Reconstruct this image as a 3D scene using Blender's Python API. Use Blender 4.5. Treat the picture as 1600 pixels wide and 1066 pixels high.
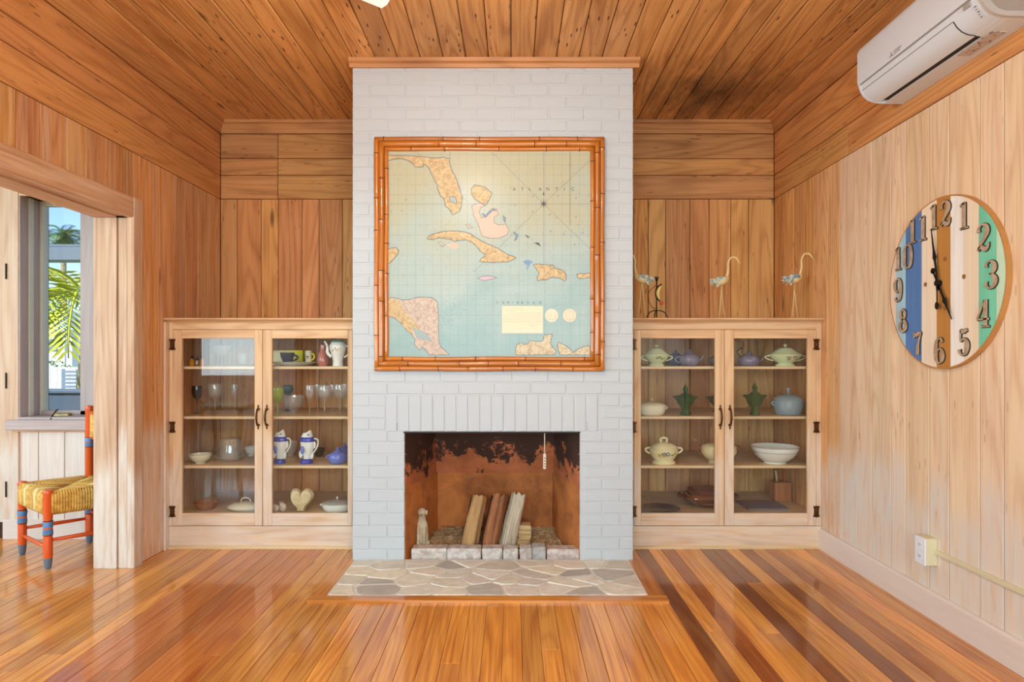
import bpy, bmesh, math, random
from mathutils import Vector, Matrix
from mathutils.geometry import tessellate_polygon
R = random.Random(7)
PI = math.pi
for o in list(bpy.data.objects): bpy.data.objects.remove(o)
SC = bpy.context.scene
COL = SC.collection

# ------------------------------------------------------------------ camera, world, sun, window light, exposure
F = 1000.0; S = F / 1040.0                 # focal length in px of a 1600 px wide frame
CH = 1.167                                 # camera height
cam = bpy.data.cameras.new('camera'); camo = bpy.data.objects.new('camera', cam); COL.objects.link(camo)
cam.sensor_width = 36; cam.lens = F / 1600 * 36
camo.location = (0, 0, CH); camo.rotation_euler = (PI / 2, 0, 0)
cam.shift_x = -0.5 / 1600; cam.shift_y = 23.0 / 1600
cam.clip_start = 0.05; cam.clip_end = 300
SC.camera = camo
w = bpy.data.worlds.new('world'); SC.world = w; w.use_nodes = True
nt = w.node_tree; nt.nodes.clear()
sky = nt.nodes.new('ShaderNodeTexSky'); sky.sky_type = 'NISHITA'; sky.sun_disc = False
sky.sun_elevation = math.radians(52); sky.sun_rotation = math.radians(200); sky.air_density = 1.0; sky.dust_density = 0.0; sky.ozone_density = 4; sky.altitude = 2500
bg = nt.nodes.new('ShaderNodeBackground'); bg.inputs['Strength'].default_value = 0.26
wo = nt.nodes.new('ShaderNodeOutputWorld')
nt.links.new(sky.outputs[0], bg.inputs[0]); nt.links.new(bg.outputs[0], wo.inputs[0])
def light(name, kind, loc, rot, power, color=(1, 1, 1), size=None):
    l = bpy.data.lights.new(name, kind); l.energy = power; l.color = color
    o = bpy.data.objects.new(name, l); COL.objects.link(o); o.location = loc; o.rotation_euler = rot
    if kind == 'AREA': l.shape = 'RECTANGLE'; l.size, l.size_y = size
    return o
sun = light('sun', 'SUN', (0, -10, 20), (math.radians(40), 0, math.radians(-22)), 5.0, (1, .95, .86)); sun.data.angle = .01
YR = -2.6                                   # rear wall of both rooms
# area lamps added inside the rear and adjoining-room windows to carry the daylight
light('window_area_lamp', 'AREA', (-.95, YR + .06, 1.5), (-PI / 2, 0, PI), 84, (.57, .87, 1), (1.3, 1.35))
light('window_area_lamp', 'AREA', (.75, YR + .06, 1.5), (-PI / 2, 0, PI), 84, (.57, .87, 1), (1.3, 1.35))
light('window_area_lamp', 'AREA', (-5.3, 2.4, 1.5), (0, -PI / 2, 0), 60, (.57, .87, 1), (1.35, 1.8))
light('window_area_lamp', 'AREA', (-5.3, -.4, 1.5), (0, -PI / 2, 0), 130, (.57, .87, 1), (1.35, 1.8))
light('window_area_lamp', 'AREA', (-4.5, YR + .06, 1.5), (-PI / 2, 0, PI), 25, (.75, .92, 1), (1.0, 1.3))
try: SC.cycles.transparent_max_bounces = 20; SC.cycles.max_bounces = 8
except Exception: pass
SC.view_settings.view_transform = 'Standard'; SC.view_settings.look = 'None'
SC.view_settings.exposure = 0.14; SC.view_settings.gamma = 1.0; SC.view_settings.use_curve_mapping = False

# ------------------------------------------------------------------ key planes (metres)
YB = F / 218.5; YC = F / 258.2; YH = F / 276.0        # back wall, cabinet fronts, chimney front
XL, XR = -2.087, 1.872                                 # side walls
ZC = 2.84; ZF = 2.288                                  # ceiling, bottom of the frieze
XC0, XC1 = -.9076, .6866                               # chimney sides
CX, CY = 800.5, 556.0
def at(u, v, Y): return Vector(((u - CX) * Y / F, Y, CH - (v - CY) * Y / F))
def X_(u, Y): return (u - CX) * Y / F

# ------------------------------------------------------------------ materials
def lin(c): return tuple(((x / 255) / 12.92 if x / 255 <= .04045 else ((x / 255 + .055) / 1.055) ** 2.4) for x in c)
def c4(c): return (*c, 1) if len(c) == 3 else c
class NT:
    def __init__(s, name):
        s.m = bpy.data.materials.new(name); s.m.use_nodes = True; s.t = s.m.node_tree; s.t.nodes.clear()
        s.out = s.n('ShaderNodeOutputMaterial')
    def n(s, ty, **kw):
        nd = s.t.nodes.new(ty)
        for k, v in kw.items():
            if hasattr(nd, k): setattr(nd, k, v)
        return nd
    def l(s, a, b): s.t.links.new(a, b)
    def math(s, op, a, b=None, clamp=False):
        nd = s.n('ShaderNodeMath', operation=op); nd.use_clamp = clamp
        for i, x in enumerate((a, b)):
            if x is None: continue
            if isinstance(x, (int, float)): nd.inputs[i].default_value = x
            else: s.l(x, nd.inputs[i])
        return nd.outputs[0]
    def mix(s, f, a, b, mode='MIX'):
        nd = s.n('ShaderNodeMix', data_type='RGBA', blend_type=mode)
        for i, x in ((0, f), (6, a), (7, b)):
            if isinstance(x, (int, float)): nd.inputs[i].default_value = x
            elif isinstance(x, tuple): nd.inputs[i].default_value = c4(x)
            else: s.l(x, nd.inputs[i])
        return nd.outputs[2]
    def noise(s, vec, scale, detail=3, rough=.55, dist=0):
        nd = s.n('ShaderNodeTexNoise'); nd.inputs['Scale'].default_value = scale; nd.inputs['Detail'].default_value = detail
        nd.inputs['Roughness'].default_value = rough; nd.inputs['Distortion'].default_value = dist
        if vec is not None: s.l(vec, nd.inputs['Vector'])
        return nd.outputs['Fac']
    def scale(s, vec, sc):
        nd = s.n('ShaderNodeVectorMath', operation='MULTIPLY'); s.l(vec, nd.inputs[0]); nd.inputs[1].default_value = sc
        return nd.outputs[0]
    def ramp(s, f, stops):
        nd = s.n('ShaderNodeValToRGB'); e = nd.color_ramp.elements
        while len(e) < len(stops): e.new(.5)
        for i, (p, c) in enumerate(stops): e[i].position = p; e[i].color = c4(c) if isinstance(c, tuple) else (c, c, c, 1)
        s.l(f, nd.inputs[0]); return nd.outputs[0]
    def bsdf(s, col, rough=.5, metal=0, spec=.5, coat=0, coat_r=.1, bump=None, bump_s=.2, bump_d=.002):
        b = s.n('ShaderNodeBsdfPrincipled')
        for nm, x in (('Base Color', col), ('Roughness', rough), ('Metallic', metal), ('Specular IOR Level', spec), ('Coat Weight', coat), ('Coat Roughness', coat_r)):
            if isinstance(x, (int, float)): b.inputs[nm].default_value = x
            elif isinstance(x, tuple): b.inputs[nm].default_value = c4(x)
            else: s.l(x, b.inputs[nm])
        if bump is not None:
            bn = s.n('ShaderNodeBump'); bn.inputs['Strength'].default_value = bump_s; bn.inputs['Distance'].default_value = bump_d
            s.l(bump, bn.inputs['Height']); s.l(bn.outputs[0], b.inputs['Normal'])
        s.l(b.outputs[0], s.out.inputs[0]); return b
    def objvec(s):
        tc = s.n('ShaderNodeTexCoord'); oi = s.n('ShaderNodeObjectInfo')
        r = s.math('MULTIPLY', oi.outputs['Random'], 61.7)
        cb = s.n('ShaderNodeCombineXYZ')
        s.l(r, cb.inputs[0]); s.l(s.math('MULTIPLY', r, 1.7), cb.inputs[1]); s.l(s.math('MULTIPLY', r, .6), cb.inputs[2])
        v = s.n('ShaderNodeVectorMath', operation='ADD'); s.l(tc.outputs['Object'], v.inputs[0]); s.l(cb.outputs[0], v.inputs[1])
        s.oi = oi; return v.outputs[0]

def wood(name, light_c, dark_c, rough=.6, coat=0, coat_r=.1, rings=.75, fiber=.5, knots=.8, worm=0, wash=0, stain=False, bump=.25):
    """boards: the grain runs along the local X axis, Object Info colour tints each piece"""
    t = NT(name); v = t.objvec()
    low = t.noise(t.scale(v, (.5, 6.0, 6.0)), 1.0, 1.5, .4, .15)
    ring = t.math('SINE', t.math('MULTIPLY', low, 75.0))
    ring = t.math('POWER', t.math('MULTIPLY_ADD', ring, .5), 1.0) if False else t.math('ADD', t.math('MULTIPLY', ring, .5), .5)
    fib = t.noise(t.scale(v, (2.2, 95, 95)), 1.0, 3, .65)
    blot = t.noise(t.scale(v, (1.3, 7, 7)), 1.0, 2, .6)
    ring = t.math('POWER', ring, 2.2)
    f = t.math('ADD', t.math('MULTIPLY', ring, rings * .5), t.math('MULTIPLY', t.math('SUBTRACT', fib, .35), fiber * 2.2))
    f = t.math('ADD', f, t.math('MULTIPLY', t.math('SUBTRACT', blot, .5), 1.1), True)
    col = t.mix(f, lin(light_c), lin(dark_c))
    if knots:
        vo = t.n('ShaderNodeTexVoronoi'); vo.inputs['Scale'].default_value = 1
        t.l(t.scale(v, (1.6, 6.5, 6.5)), vo.inputs['Vector'])
        k = t.ramp(vo.outputs['Distance'], [(.05, 1.0), (.13, 0.0)])
        sep = t.n('ShaderNodeSeparateColor'); t.l(vo.outputs['Color'], sep.inputs[0])
        k = t.math('MULTIPLY', t.math('MULTIPLY', k, t.math('GREATER_THAN', sep.outputs[0], .62)), knots)
        col = t.mix(k, col, tuple(x * .28 for x in lin(dark_c)))
    if worm:
        vo = t.n('ShaderNodeTexVoronoi'); vo.inputs['Scale'].default_value = 1
        t.l(t.scale(v, (9, 50, 50)), vo.inputs['Vector'])
        k = t.ramp(vo.outputs['Distance'], [(.16, 1.0), (.24, 0.0)])
        zone = t.ramp(t.noise(t.scale(v, (1.1, 5, 5)), 1.7, 2), [(.47, 0.0), (.58, 1.0)])
        sep = t.n('ShaderNodeSeparateColor'); t.l(vo.outputs['Color'], sep.inputs[0])
        k = t.math('MULTIPLY', t.math('MULTIPLY', t.math('MULTIPLY', k, zone), t.math('GREATER_THAN', sep.outputs[1], .45)), worm)
        col = t.mix(k, col, tuple(x * .18 for x in lin(dark_c)))
    col = t.mix(1.0, col, t.oi.outputs['Color'], 'MULTIPLY')
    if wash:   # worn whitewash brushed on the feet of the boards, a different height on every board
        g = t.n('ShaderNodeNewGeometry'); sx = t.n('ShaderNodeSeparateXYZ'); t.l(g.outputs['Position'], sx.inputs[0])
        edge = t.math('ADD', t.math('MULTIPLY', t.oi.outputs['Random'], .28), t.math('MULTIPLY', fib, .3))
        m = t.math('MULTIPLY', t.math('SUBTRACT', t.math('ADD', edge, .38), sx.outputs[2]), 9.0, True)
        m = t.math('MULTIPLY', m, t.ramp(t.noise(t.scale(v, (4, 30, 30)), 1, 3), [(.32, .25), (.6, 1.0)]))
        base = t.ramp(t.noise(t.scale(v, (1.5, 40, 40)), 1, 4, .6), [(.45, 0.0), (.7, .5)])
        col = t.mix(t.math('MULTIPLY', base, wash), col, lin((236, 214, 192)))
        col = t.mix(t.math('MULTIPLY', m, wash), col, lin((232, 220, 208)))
    if stain:  # mildew stain on the boards of the right rear corner of the ceiling
        g = t.n('ShaderNodeNewGeometry')
        d = t.n('ShaderNodeVectorMath', operation='SUBTRACT'); t.l(g.outputs['Position'], d.inputs[0]); d.inputs[1].default_value = (1.28, 4.12, ZC)
        d2 = t.scale(d.outputs[0], (1.5, 1.25, 0)); ln = t.n('ShaderNodeVectorMath', operation='LENGTH'); t.l(d2, ln.inputs[0])
        nz = t.noise(t.scale(g.outputs['Position'], (7, 2.2, 1)), 1.6, 5, .65)
        m = t.ramp(t.math('ADD', t.math('MULTIPLY', ln.outputs['Value'], .62), t.math('MULTIPLY', nz, .9)), [(.45, .85), (.95, 0.0)])
        col = t.mix(m, col, lin((58, 32, 20)))
    t.bsdf(col, rough, 0, .4, coat, coat_r, fib, bump, .0015)
    t.m['grain'] = 1; return t.m

def plain(name, c, rough=.5, metal=0, spec=.5, coat=0, var=.06, scale=20, bump=0, tint=False):
    t = NT(name); v = t.objvec(); n = t.noise(v, scale, 4, .6)
    a = tuple(min(1, x * (1 + var)) for x in lin(c)); b = tuple(x * (1 - var) for x in lin(c))
    col = t.mix(n, a, b)
    if tint: col = t.mix(1.0, col, t.oi.outputs['Color'], 'MULTIPLY')
    t.bsdf(col, rough, metal, spec, coat, .08, n if bump else None, bump, .003)
    return t.m
def glassy(name, tint=(1, 1, 1), refl=1.5, body=None, bodyf=0, rough=0.0):
    t = NT(name); tr = t.n('ShaderNodeBsdfTransparent'); tr.inputs[0].default_value = c4(tint)
    gl = t.n('ShaderNodeBsdfGlossy'); gl.inputs['Roughness'].default_value = rough
    fr = t.n('ShaderNodeFresnel'); fr.inputs['IOR'].default_value = refl
    mx = t.n('ShaderNodeMixShader'); g = t.n('ShaderNodeNewGeometry'); t.l(t.math('MULTIPLY', fr.outputs[0], t.math('SUBTRACT', 1.0, g.outputs['Backfacing'])), mx.inputs[0])
    src = tr.outputs[0]
    if body:
        df = t.n('ShaderNodeBsdfDiffuse'); df.inputs[0].default_value = c4(lin(body))
        m2 = t.n('ShaderNodeMixShader'); m2.inputs[0].default_value = bodyf; t.l(tr.outputs[0], m2.inputs[1]); t.l(df.outputs[0], m2.inputs[2]); src = m2.outputs[0]
    t.l(src, mx.inputs[1]); t.l(gl.outputs[0], mx.inputs[2]); t.l(mx.outputs[0], t.out.inputs[0])
    return t.m
def twotone(name, a, b, scale, lo=.45, hi=.55, rough=.6, bump=.3, detail=6, dist=0, stretch=(1, 1, 1), tint=False, coat=0, c=None):
    t = NT(name); v = t.objvec(); n = t.noise(t.scale(v, stretch), scale, detail, .65, dist)
    col = t.ramp(n, [(lo, lin(a)), (hi, lin(b))] + ([(min(1, hi + .12), lin(c))] if c else []))
    if tint: col = t.mix(1.0, col, t.oi.outputs['Color'], 'MULTIPLY')
    t.bsdf(col, rough, 0, .4, coat, .1, n, bump, .004); return t.m

M = {}
M['wall'] = wood('pickled_pine_wall', (240, 184, 124), (188, 124, 70), .62, wash=.6, worm=.5)
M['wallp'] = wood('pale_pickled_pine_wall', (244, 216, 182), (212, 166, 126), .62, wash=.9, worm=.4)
M['wallb'] = wood('golden_pine_wall', (240, 184, 118), (186, 122, 64), .62, worm=.6)
M['frieze'] = wood('pine_frieze', (222, 160, 98), (170, 108, 58), .6, worm=.6, knots=.5)
M['ceil'] = wood('pine_ceiling', (232, 172, 106), (166, 104, 50), .55, worm=1.0, stain=True)
M['floor'] = wood('pine_floor', (240, 166, 74), (186, 104, 36), .36, .8, .09, rings=.7, fiber=.8, knots=.5, bump=.12)
M['cab'] = wood('cabinet_pine', (232, 188, 140), (192, 134, 88), .55, wash=.55, knots=.3, rings=.8)
M['cabin'] = wood('cabinet_shelf_pine', (232, 200, 156), (200, 160, 114), .55, knots=.2)
M['trim'] = wood('casing_pine', (226, 186, 150), (192, 144, 110), .5, wash=.8, knots=.2)
M['crown'] = wood('crown_pine', (206, 142, 84), (158, 98, 52), .5, knots=.2)
M['white_wood'] = wood('whitewashed_boards', (238, 220, 208), (214, 188, 172), .6, knots=.3, rings=.4)
M['base'] = wood('whitewashed_baseboard', (236, 218, 206), (220, 196, 182), .6, knots=0, rings=.2, fiber=.2)
M['gap'] = plain('dark_gap', (70, 40, 22), .9)
M['gapf'] = plain('dark_floor_gap', (60, 30, 14), .9)
M['brick'] = plain('white_painted_brick', (196, 197, 198), .55, var=.02, scale=60, bump=.25)
M['mortar'] = plain('white_painted_mortar', (197, 198, 199), .6, var=.03, scale=90, bump=.4)
M['rearwall'] = plain('pale_rear_wall', (232, 226, 218), .8)
M['pane'] = glassy('window_glass', (.97, .98, .98), 1.6)
M['cabglass'] = glassy('cabinet_glass', (.98, .98, .97), 1.7)
M['bronze'] = plain('antique_bronze', (96, 62, 34), .35, .8, var=.3, scale=60)
M['lintel'] = plain('dark_steel', (52, 46, 40), .6, .4)
M['gold'] = plain('cream_hinge', (30, 28, 26), .5)

# ------------------------------------------------------------------ mesh helpers
def finish(name, bm, mat, parent=None, smooth=False, loc=None):
    bmesh.ops.recalc_face_normals(bm, faces=bm.faces[:])
    me = bpy.data.meshes.new(name); bm.to_mesh(me); bm.free()
    if mat is not None:
        for m in (mat if isinstance(mat, (list, tuple)) else [mat]): me.materials.append(m)
    if smooth:
        for p in me.polygons: p.use_smooth = True
    o = bpy.data.objects.new(name, me); COL.objects.link(o)
    if parent is not None: o.parent = parent
    if loc is not None: o.location = loc
    return o
def smooth_by_angle(o, ang=40):
    me = o.data
    for p in me.polygons: p.use_smooth = True
    bm = bmesh.new(); bm.from_mesh(me)
    for e in bm.edges:
        e.smooth = not (len(e.link_faces) == 2 and e.calc_face_angle(0) > math.radians(ang))
    bm.to_mesh(me); bm.free(); return o
def tag(o, label, cat, group=None):
    o['label'] = label; o['category'] = cat
    if group: o['group'] = group
    return o
def struct(o): o['kind'] = 'structure'; return o
def empty(name, loc=(0, 0, 0), rz=0, label=None, cat=None, group=None):
    o = bpy.data.objects.new(name, None); COL.objects.link(o); o.location = loc; o.rotation_euler = (0, 0, rz)
    o.empty_display_size = .05
    if label: tag(o, label, cat, group)
    return o
def box(bm, x0, x1, y0, y1, z0, z1, mi=0, bev=0):
    vs = [bm.verts.new((x, y, z)) for x in (x0, x1) for y in (y0, y1) for z in (z0, z1)]
    fs = []
    for q in ((0, 1, 3, 2), (4, 6, 7, 5), (0, 4, 5, 1), (2, 3, 7, 6), (0, 2, 6, 4), (1, 5, 7, 3)):
        f = bm.faces.new([vs[i] for i in q]); f.material_index = mi; fs.append(f)
    if bev:
        es = list({e for f in fs for e in f.edges})
        bmesh.ops.bevel(bm, geom=es, offset=bev, segments=1, affect='EDGES', material=-1)
def bx(name, x0, x1, y0, y1, z0, z1, mat, parent=None, bev=0.0, smooth=False):
    """a box; wooden ones are turned so that the grain (local X) runs along their length"""
    d = (x1 - x0, y1 - y0, z1 - z0); bm = bmesh.new()
    if mat.get('grain') and d[0] < max(d):
        c = ((x0 + x1) / 2, (y0 + y1) / 2, (z0 + z1) / 2); k = d.index(max(d))
        if k == 1: m = Matrix(((0, -1, 0), (1, 0, 0), (0, 0, 1))); e = (d[1], d[0], d[2])
        else: m = Matrix(((0, 0, -1), (0, 1, 0), (1, 0, 0))); e = (d[2], d[1], d[0])
        box(bm, -e[0] / 2, e[0] / 2, -e[1] / 2, e[1] / 2, -e[2] / 2, e[2] / 2, 0, bev)
        o = finish(name, bm, mat, parent); mm = m.to_4x4(); mm.translation = Vector(c); o.matrix_basis = mm; return o
    box(bm, x0, x1, y0, y1, z0, z1, 0, bev); return finish(name, bm, mat, parent)
def lathe(bm, prof, seg=20, loc=(0, 0, 0), sx=1, sy=1, mi=0, jag=None):
    rings = []
    for r, z in prof:
        if r < 1e-6: rings.append([bm.verts.new((loc[0], loc[1], loc[2] + z))])
        else:
            ring = []
            for k in range(seg):
                a = 2 * PI * k / seg; rr = r * (jag(a, z) if jag else 1)
                ring.append(bm.verts.new((loc[0] + rr * sx * math.cos(a), loc[1] + rr * sy * math.sin(a), loc[2] + z)))
            rings.append(ring)
    for A, B in zip(rings, rings[1:]):
        if len(A) == 1 and len(B) == 1: continue
        for k in range(seg):
            k2 = (k + 1) % seg
            if len(A) == 1: q = [A[0], B[k2], B[k]]
            elif len(B) == 1: q = [A[k], A[k2], B[0]]
            else: q = [A[k], A[k2], B[k2], B[k]]
            f = bm.faces.new(q); f.material_index = mi; f.smooth = True
def tube(bm, pts, rad, seg=6, caps=True, mi=0, flat=1.0):
    pts = [Vector(p) for p in pts]
    rads = rad if isinstance(rad, (list, tuple)) else [rad] * len(pts)
    rings = []; up = None
    for i, p in enumerate(pts):
        d = (pts[min(i + 1, len(pts) - 1)] - pts[max(i - 1, 0)])
        d = d.normalized() if d.length > 1e-9 else Vector((0, 0, 1))
        if up is None: up = Vector((0, 0, 1)) if abs(d.z) < .9 else Vector((1, 0, 0))
        s = d.cross(up)
        if s.length < 1e-6: s = d.cross(Vector((.3, .9, .1)))
        s.normalize(); n = s.cross(d).normalized(); up = n
        rings.append([bm.verts.new(p + (s * math.cos(2 * PI * k / seg) + n * math.sin(2 * PI * k / seg) * flat) * rads[i]) for k in range(seg)])
    for A, B in zip(rings, rings[1:]):
        for k in range(seg):
            k2 = (k + 1) % seg; f = bm.faces.new([A[k], A[k2], B[k2], B[k]]); f.material_index = mi; f.smooth = True
    if caps:
        for rg in (rings[0], rings[-1]):
            f = bm.faces.new(rg); f.material_index = mi
def tubeo(name, pts, rad, mat, parent=None, seg=6, flat=1.0):
    bm = bmesh.new(); tube(bm, pts, rad, seg, flat=flat); return finish(name, bm, mat, parent)
def latheo(name, prof, mat, parent=None, seg=20, loc=None, sx=1, sy=1, jag=None):
    bm = bmesh.new(); lathe(bm, prof, seg, (0, 0, 0), sx, sy, 0, jag)
    o = finish(name, bm, mat, parent, False, loc); return smooth_by_angle(o, 50)
def ellipsoid(bm, c, rx, ry, rz, seg=14, rings=9, mi=0):
    lathe(bm, [(math.sin(PI * i / rings), -math.cos(PI * i / rings) * rz) if 0 < i < rings else (0, -math.cos(PI * i / rings) * rz) for i in range(rings + 1)], seg, c, rx, ry, mi)
def ellipo(name, c, rx, ry, rz, mat, parent=None, seg=14, rings=9):
    bm = bmesh.new(); ellipsoid(bm, c, rx, ry, rz, seg, rings); return finish(name, bm, mat, parent)
def prism(bm, poly, h0, h1, place, mi=0):
    """extrude a 2-D outline; place(a, b, h) -> world point"""
    A = [bm.verts.new(place(a, b, h0)) for a, b in poly]; B = [bm.verts.new(place(a, b, h1)) for a, b in poly]
    f1 = bm.faces.new(A); f2 = bm.faces.new(B[::-1]); n = len(poly); fs = [f1, f2]
    for i in range(n): fs.append(bm.faces.new([A[i], B[i], B[(i + 1) % n], A[(i + 1) % n]]))
    for f in fs: f.material_index = mi
    if n > 4:
        tri = tessellate_polygon([[Vector((a, b, 0)) for a, b in poly]]); bmesh.ops.delete(bm, geom=[f1, f2], context='FACES_ONLY')
        for t in tri:
            for L in (A, B):
                try: bm.faces.new([L[i] for i in t]).material_index = mi
                except ValueError: pass
def curve(pts, n=6):
    """Catmull-Rom through points (any dimension)"""
    P = [tuple(p) for p in pts]; out = []
    for i in range(len(P) - 1):
        p0, p1, p2, p3 = P[max(i - 1, 0)], P[i], P[i + 1], P[min(i + 2, len(P) - 1)]
        for k in range(n):
            t = k / n
            out.append(tuple(.5 * (2 * b + (c - a) * t + (2 * a - 5 * b + 4 * c - d) * t * t + (3 * b - a - 3 * c + d) * t ** 3) for a, b, c, d in zip(p0, p1, p2, p3)))
    out.append(P[-1]); return out

BOARDS = {}
def board(name, parent, origin, ex, ey, ez, L, W, T, mat, tint=(1, 1, 1), ch=.0018, gap=.0021):
    """one plank centred on origin: L along ex, W along ey, its back on the origin plane and T thick towards ez"""
    key = (round(L, 3), round(W, 4), round(T, 4), mat.name, ch)
    me = BOARDS.get(key)
    if me is None:
        bm = bmesh.new(); a, b = L / 2 - gap, W / 2 - gap
        r0 = [bm.verts.new((x, y, 0)) for x, y in ((-a, -b), (a, -b), (a, b), (-a, b))]
        r1 = [bm.verts.new((x, y, T - ch)) for x, y in ((-a, -b), (a, -b), (a, b), (-a, b))]
        a -= ch; b -= ch
        r2 = [bm.verts.new((x, y, T)) for x, y in ((-a, -b), (a, -b), (a, b), (-a, b))]
        bm.faces.new(r0[::-1]); bm.faces.new(r2)
        for A, B in ((r0, r1), (r1, r2)):
            for i in range(4): bm.faces.new([A[i], A[(i + 1) % 4], B[(i + 1) % 4], B[i]])
        me = bpy.data.meshes.new(name); bm.to_mesh(me); bm.free(); me.materials.append(mat); BOARDS[key] = me
    o = bpy.data.objects.new(name, me); COL.objects.link(o); o.parent = parent
    m = Matrix((Vector(ex), Vector(ey), Vector(ez))).transposed().to_4x4(); m.translation = Vector(origin)
    o.matrix_basis = m; o.color = (*tint, 1)
    return o
def vary(amt=.12, hue=.05, base=(1, 1, 1)):
    k = 1 + R.uniform(-amt, amt); h = R.uniform(-hue, hue)
    return (base[0] * k * (1 + h * .4), base[1] * k, base[2] * k * (1 - h))
ex, ey, ez = (1, 0, 0), (0, 1, 0), (0, 0, 1)

# ------------------------------------------------------------------ floor
XA = -5.45                                            # far side of the adjoining room
YW = 4.24 * S                                         # its back wall
floor = struct(bx('floor', XA, XR + .2, YR - .2, YB + .3, -.12, -.012, M['gapf']))
BW = .078
DARK = {8: (.34, .24, .22), 10: (.52, .34, .30), 13: (.30, .18, .17), 16: (.36, .25, .26), 18: (.58, .45, .45)}
k0 = math.floor((XA - .116) / BW)
for k in range(k0, 60):
    xa, xb = .116 + k * BW, .116 + (k + 1) * BW
    xa, xb = max(xa, XA), min(xb, XR)
    if xb - xa < .01: continue
    yend = YB if xa > XL - .15 else YW + .02
    ys = [YR]; y = YR + R.uniform(.8, 3.2)
    if k == 14: ys = [YR, 3.30]
    elif k in DARK: ys = [YR, R.uniform(-.5, .8)] if k != 10 else [YR, 2.6 - .02]
    else:
        while y < yend - .5: ys.append(y); y += R.uniform(1.6, 3.4)
    ys.append(yend)
    for i, (y0, y1) in enumerate(zip(ys, ys[1:])):
        tint = vary(.2, .12)
        if y1 > 2.2 and k in DARK: tint = DARK[k]
        if k == 14 and i == 1: tint = (.34, .22, .2)
        if -1.75 < xa < -1.15 and y1 > 2.3: tint = vary(.16, .05, (.70, .52, .50))
        board('floorboard', floor, ((xa + xb) / 2, (y0 + y1) / 2, -.015), ey, (-1, 0, 0), ez, y1 - y0, xb - xa, .015, M['floor'], tint, .0012, .0007)

# ------------------------------------------------------------------ ceiling
ceil = struct(bx('ceiling', XL - .2, XR + .2, YR - .2, YB + .3, ZC + .012, ZC + .2, M['gap']))
CW = .1275
k = -11
while -.772 + k * CW < XR:
    xa, xb = max(-.772 + k * CW, XL), min(-.772 + (k + 1) * CW, XR); k += 1
    if xb - xa < .01: continue
    ym = R.uniform(0, 2.6)
    for y0, y1 in ((YR, ym), (ym, YB)):
        board('ceiling_board', ceil, ((xa + xb) / 2, (y0 + y1) / 2, ZC + .014), ey, ex, (0, 0, -1), y1 - y0, xb - xa, .014, M['ceil'], vary(.18, .06), .005)

# ------------------------------------------------------------------ walls of planks
FZ = [(2.288, 2.4575), (2.4575, 2.577), (2.577, 2.755), (2.755, ZC)]
T = .014
wall_back = struct(bx('wall_back', XL - .2, XR + .2, YB + T, YB + .3, -.1, ZC + .1, M['gap']))
def vplank(parent, a, b, z0, z1, plane, mat, tint):
    """vertical plank between a and b along the wall"""
    c, W, L, z = (a + b) / 2, abs(b - a), z1 - z0, (z0 + z1) / 2
    if plane == 'back': board('plank', parent, (c, YB + T, z), ez, ex, (0, -1, 0), L, W, T, mat, tint)
    elif plane == 'left': board('plank', parent, (XL - T, c, z), ez, ey, (1, 0, 0), L, W, T, mat, tint)
    elif plane == 'right': board('plank', parent, (XR + T, c, z), ez, (0, -1, 0), (-1, 0, 0), L, W, T, mat, tint)
    elif plane == 'far': board('plank', parent, (c, YW + T, z), ez, ex, (0, -1, 0), L, W, T, mat, tint)
def hplank(parent, a, b, z0, z1, plane, mat, tint):
    c, L, W, z = (a + b) / 2, abs(b - a), z1 - z0, (z0 + z1) / 2
    if plane == 'back': board('frieze_plank', parent, (c, YB + T, z), ex, ez, (0, -1, 0), L, W, T, mat, tint)
    elif plane == 'left': board('frieze_plank', parent, (XL - T, c, z), ey, ez, (1, 0, 0), L, W, T, mat, tint)
    elif plane == 'right': board('frieze_plank', parent, (XR + T, c, z), ey, ez, (-1, 0, 0), L, W, T, mat, tint)
WT = [(1, .95, .9), (.82, .72, .70), (1.0, .86, .72), (.88, .76, .68), (1.08, 1.02, .92), (.94, .84, .80)]
def wt(base): 
    b = R.choice(WT); return tuple(x * y * (1 + R.uniform(-.06, .06)) for x, y in zip(b, base))
bl = [(u - CX) / 218.5 for u in (344.5, 370.5, 408, 434.6, 471.7, 498.5, 535, 560, 603)]
br = [(u - CX) / 218.5 for u in (948, 990, 1013, 1040, 1078, 1108, 1142, 1169.5, 1209.5)]
for seq in (bl, br):
    for a, b in zip(seq, seq[1:]): vplank(wall_back, a, b, 0, ZF, 'back', M['wallb'], wt((.93, .88, .84)))
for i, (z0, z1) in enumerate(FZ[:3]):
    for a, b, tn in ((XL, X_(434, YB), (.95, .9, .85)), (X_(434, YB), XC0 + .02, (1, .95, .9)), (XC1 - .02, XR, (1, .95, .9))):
        k = (.82 if i == 2 else 1.0); hplank(wall_back, a, b, z0, z1, 'back', M['frieze'], tuple(k * x * R.uniform(.94, 1.04) for x in tn))
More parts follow.
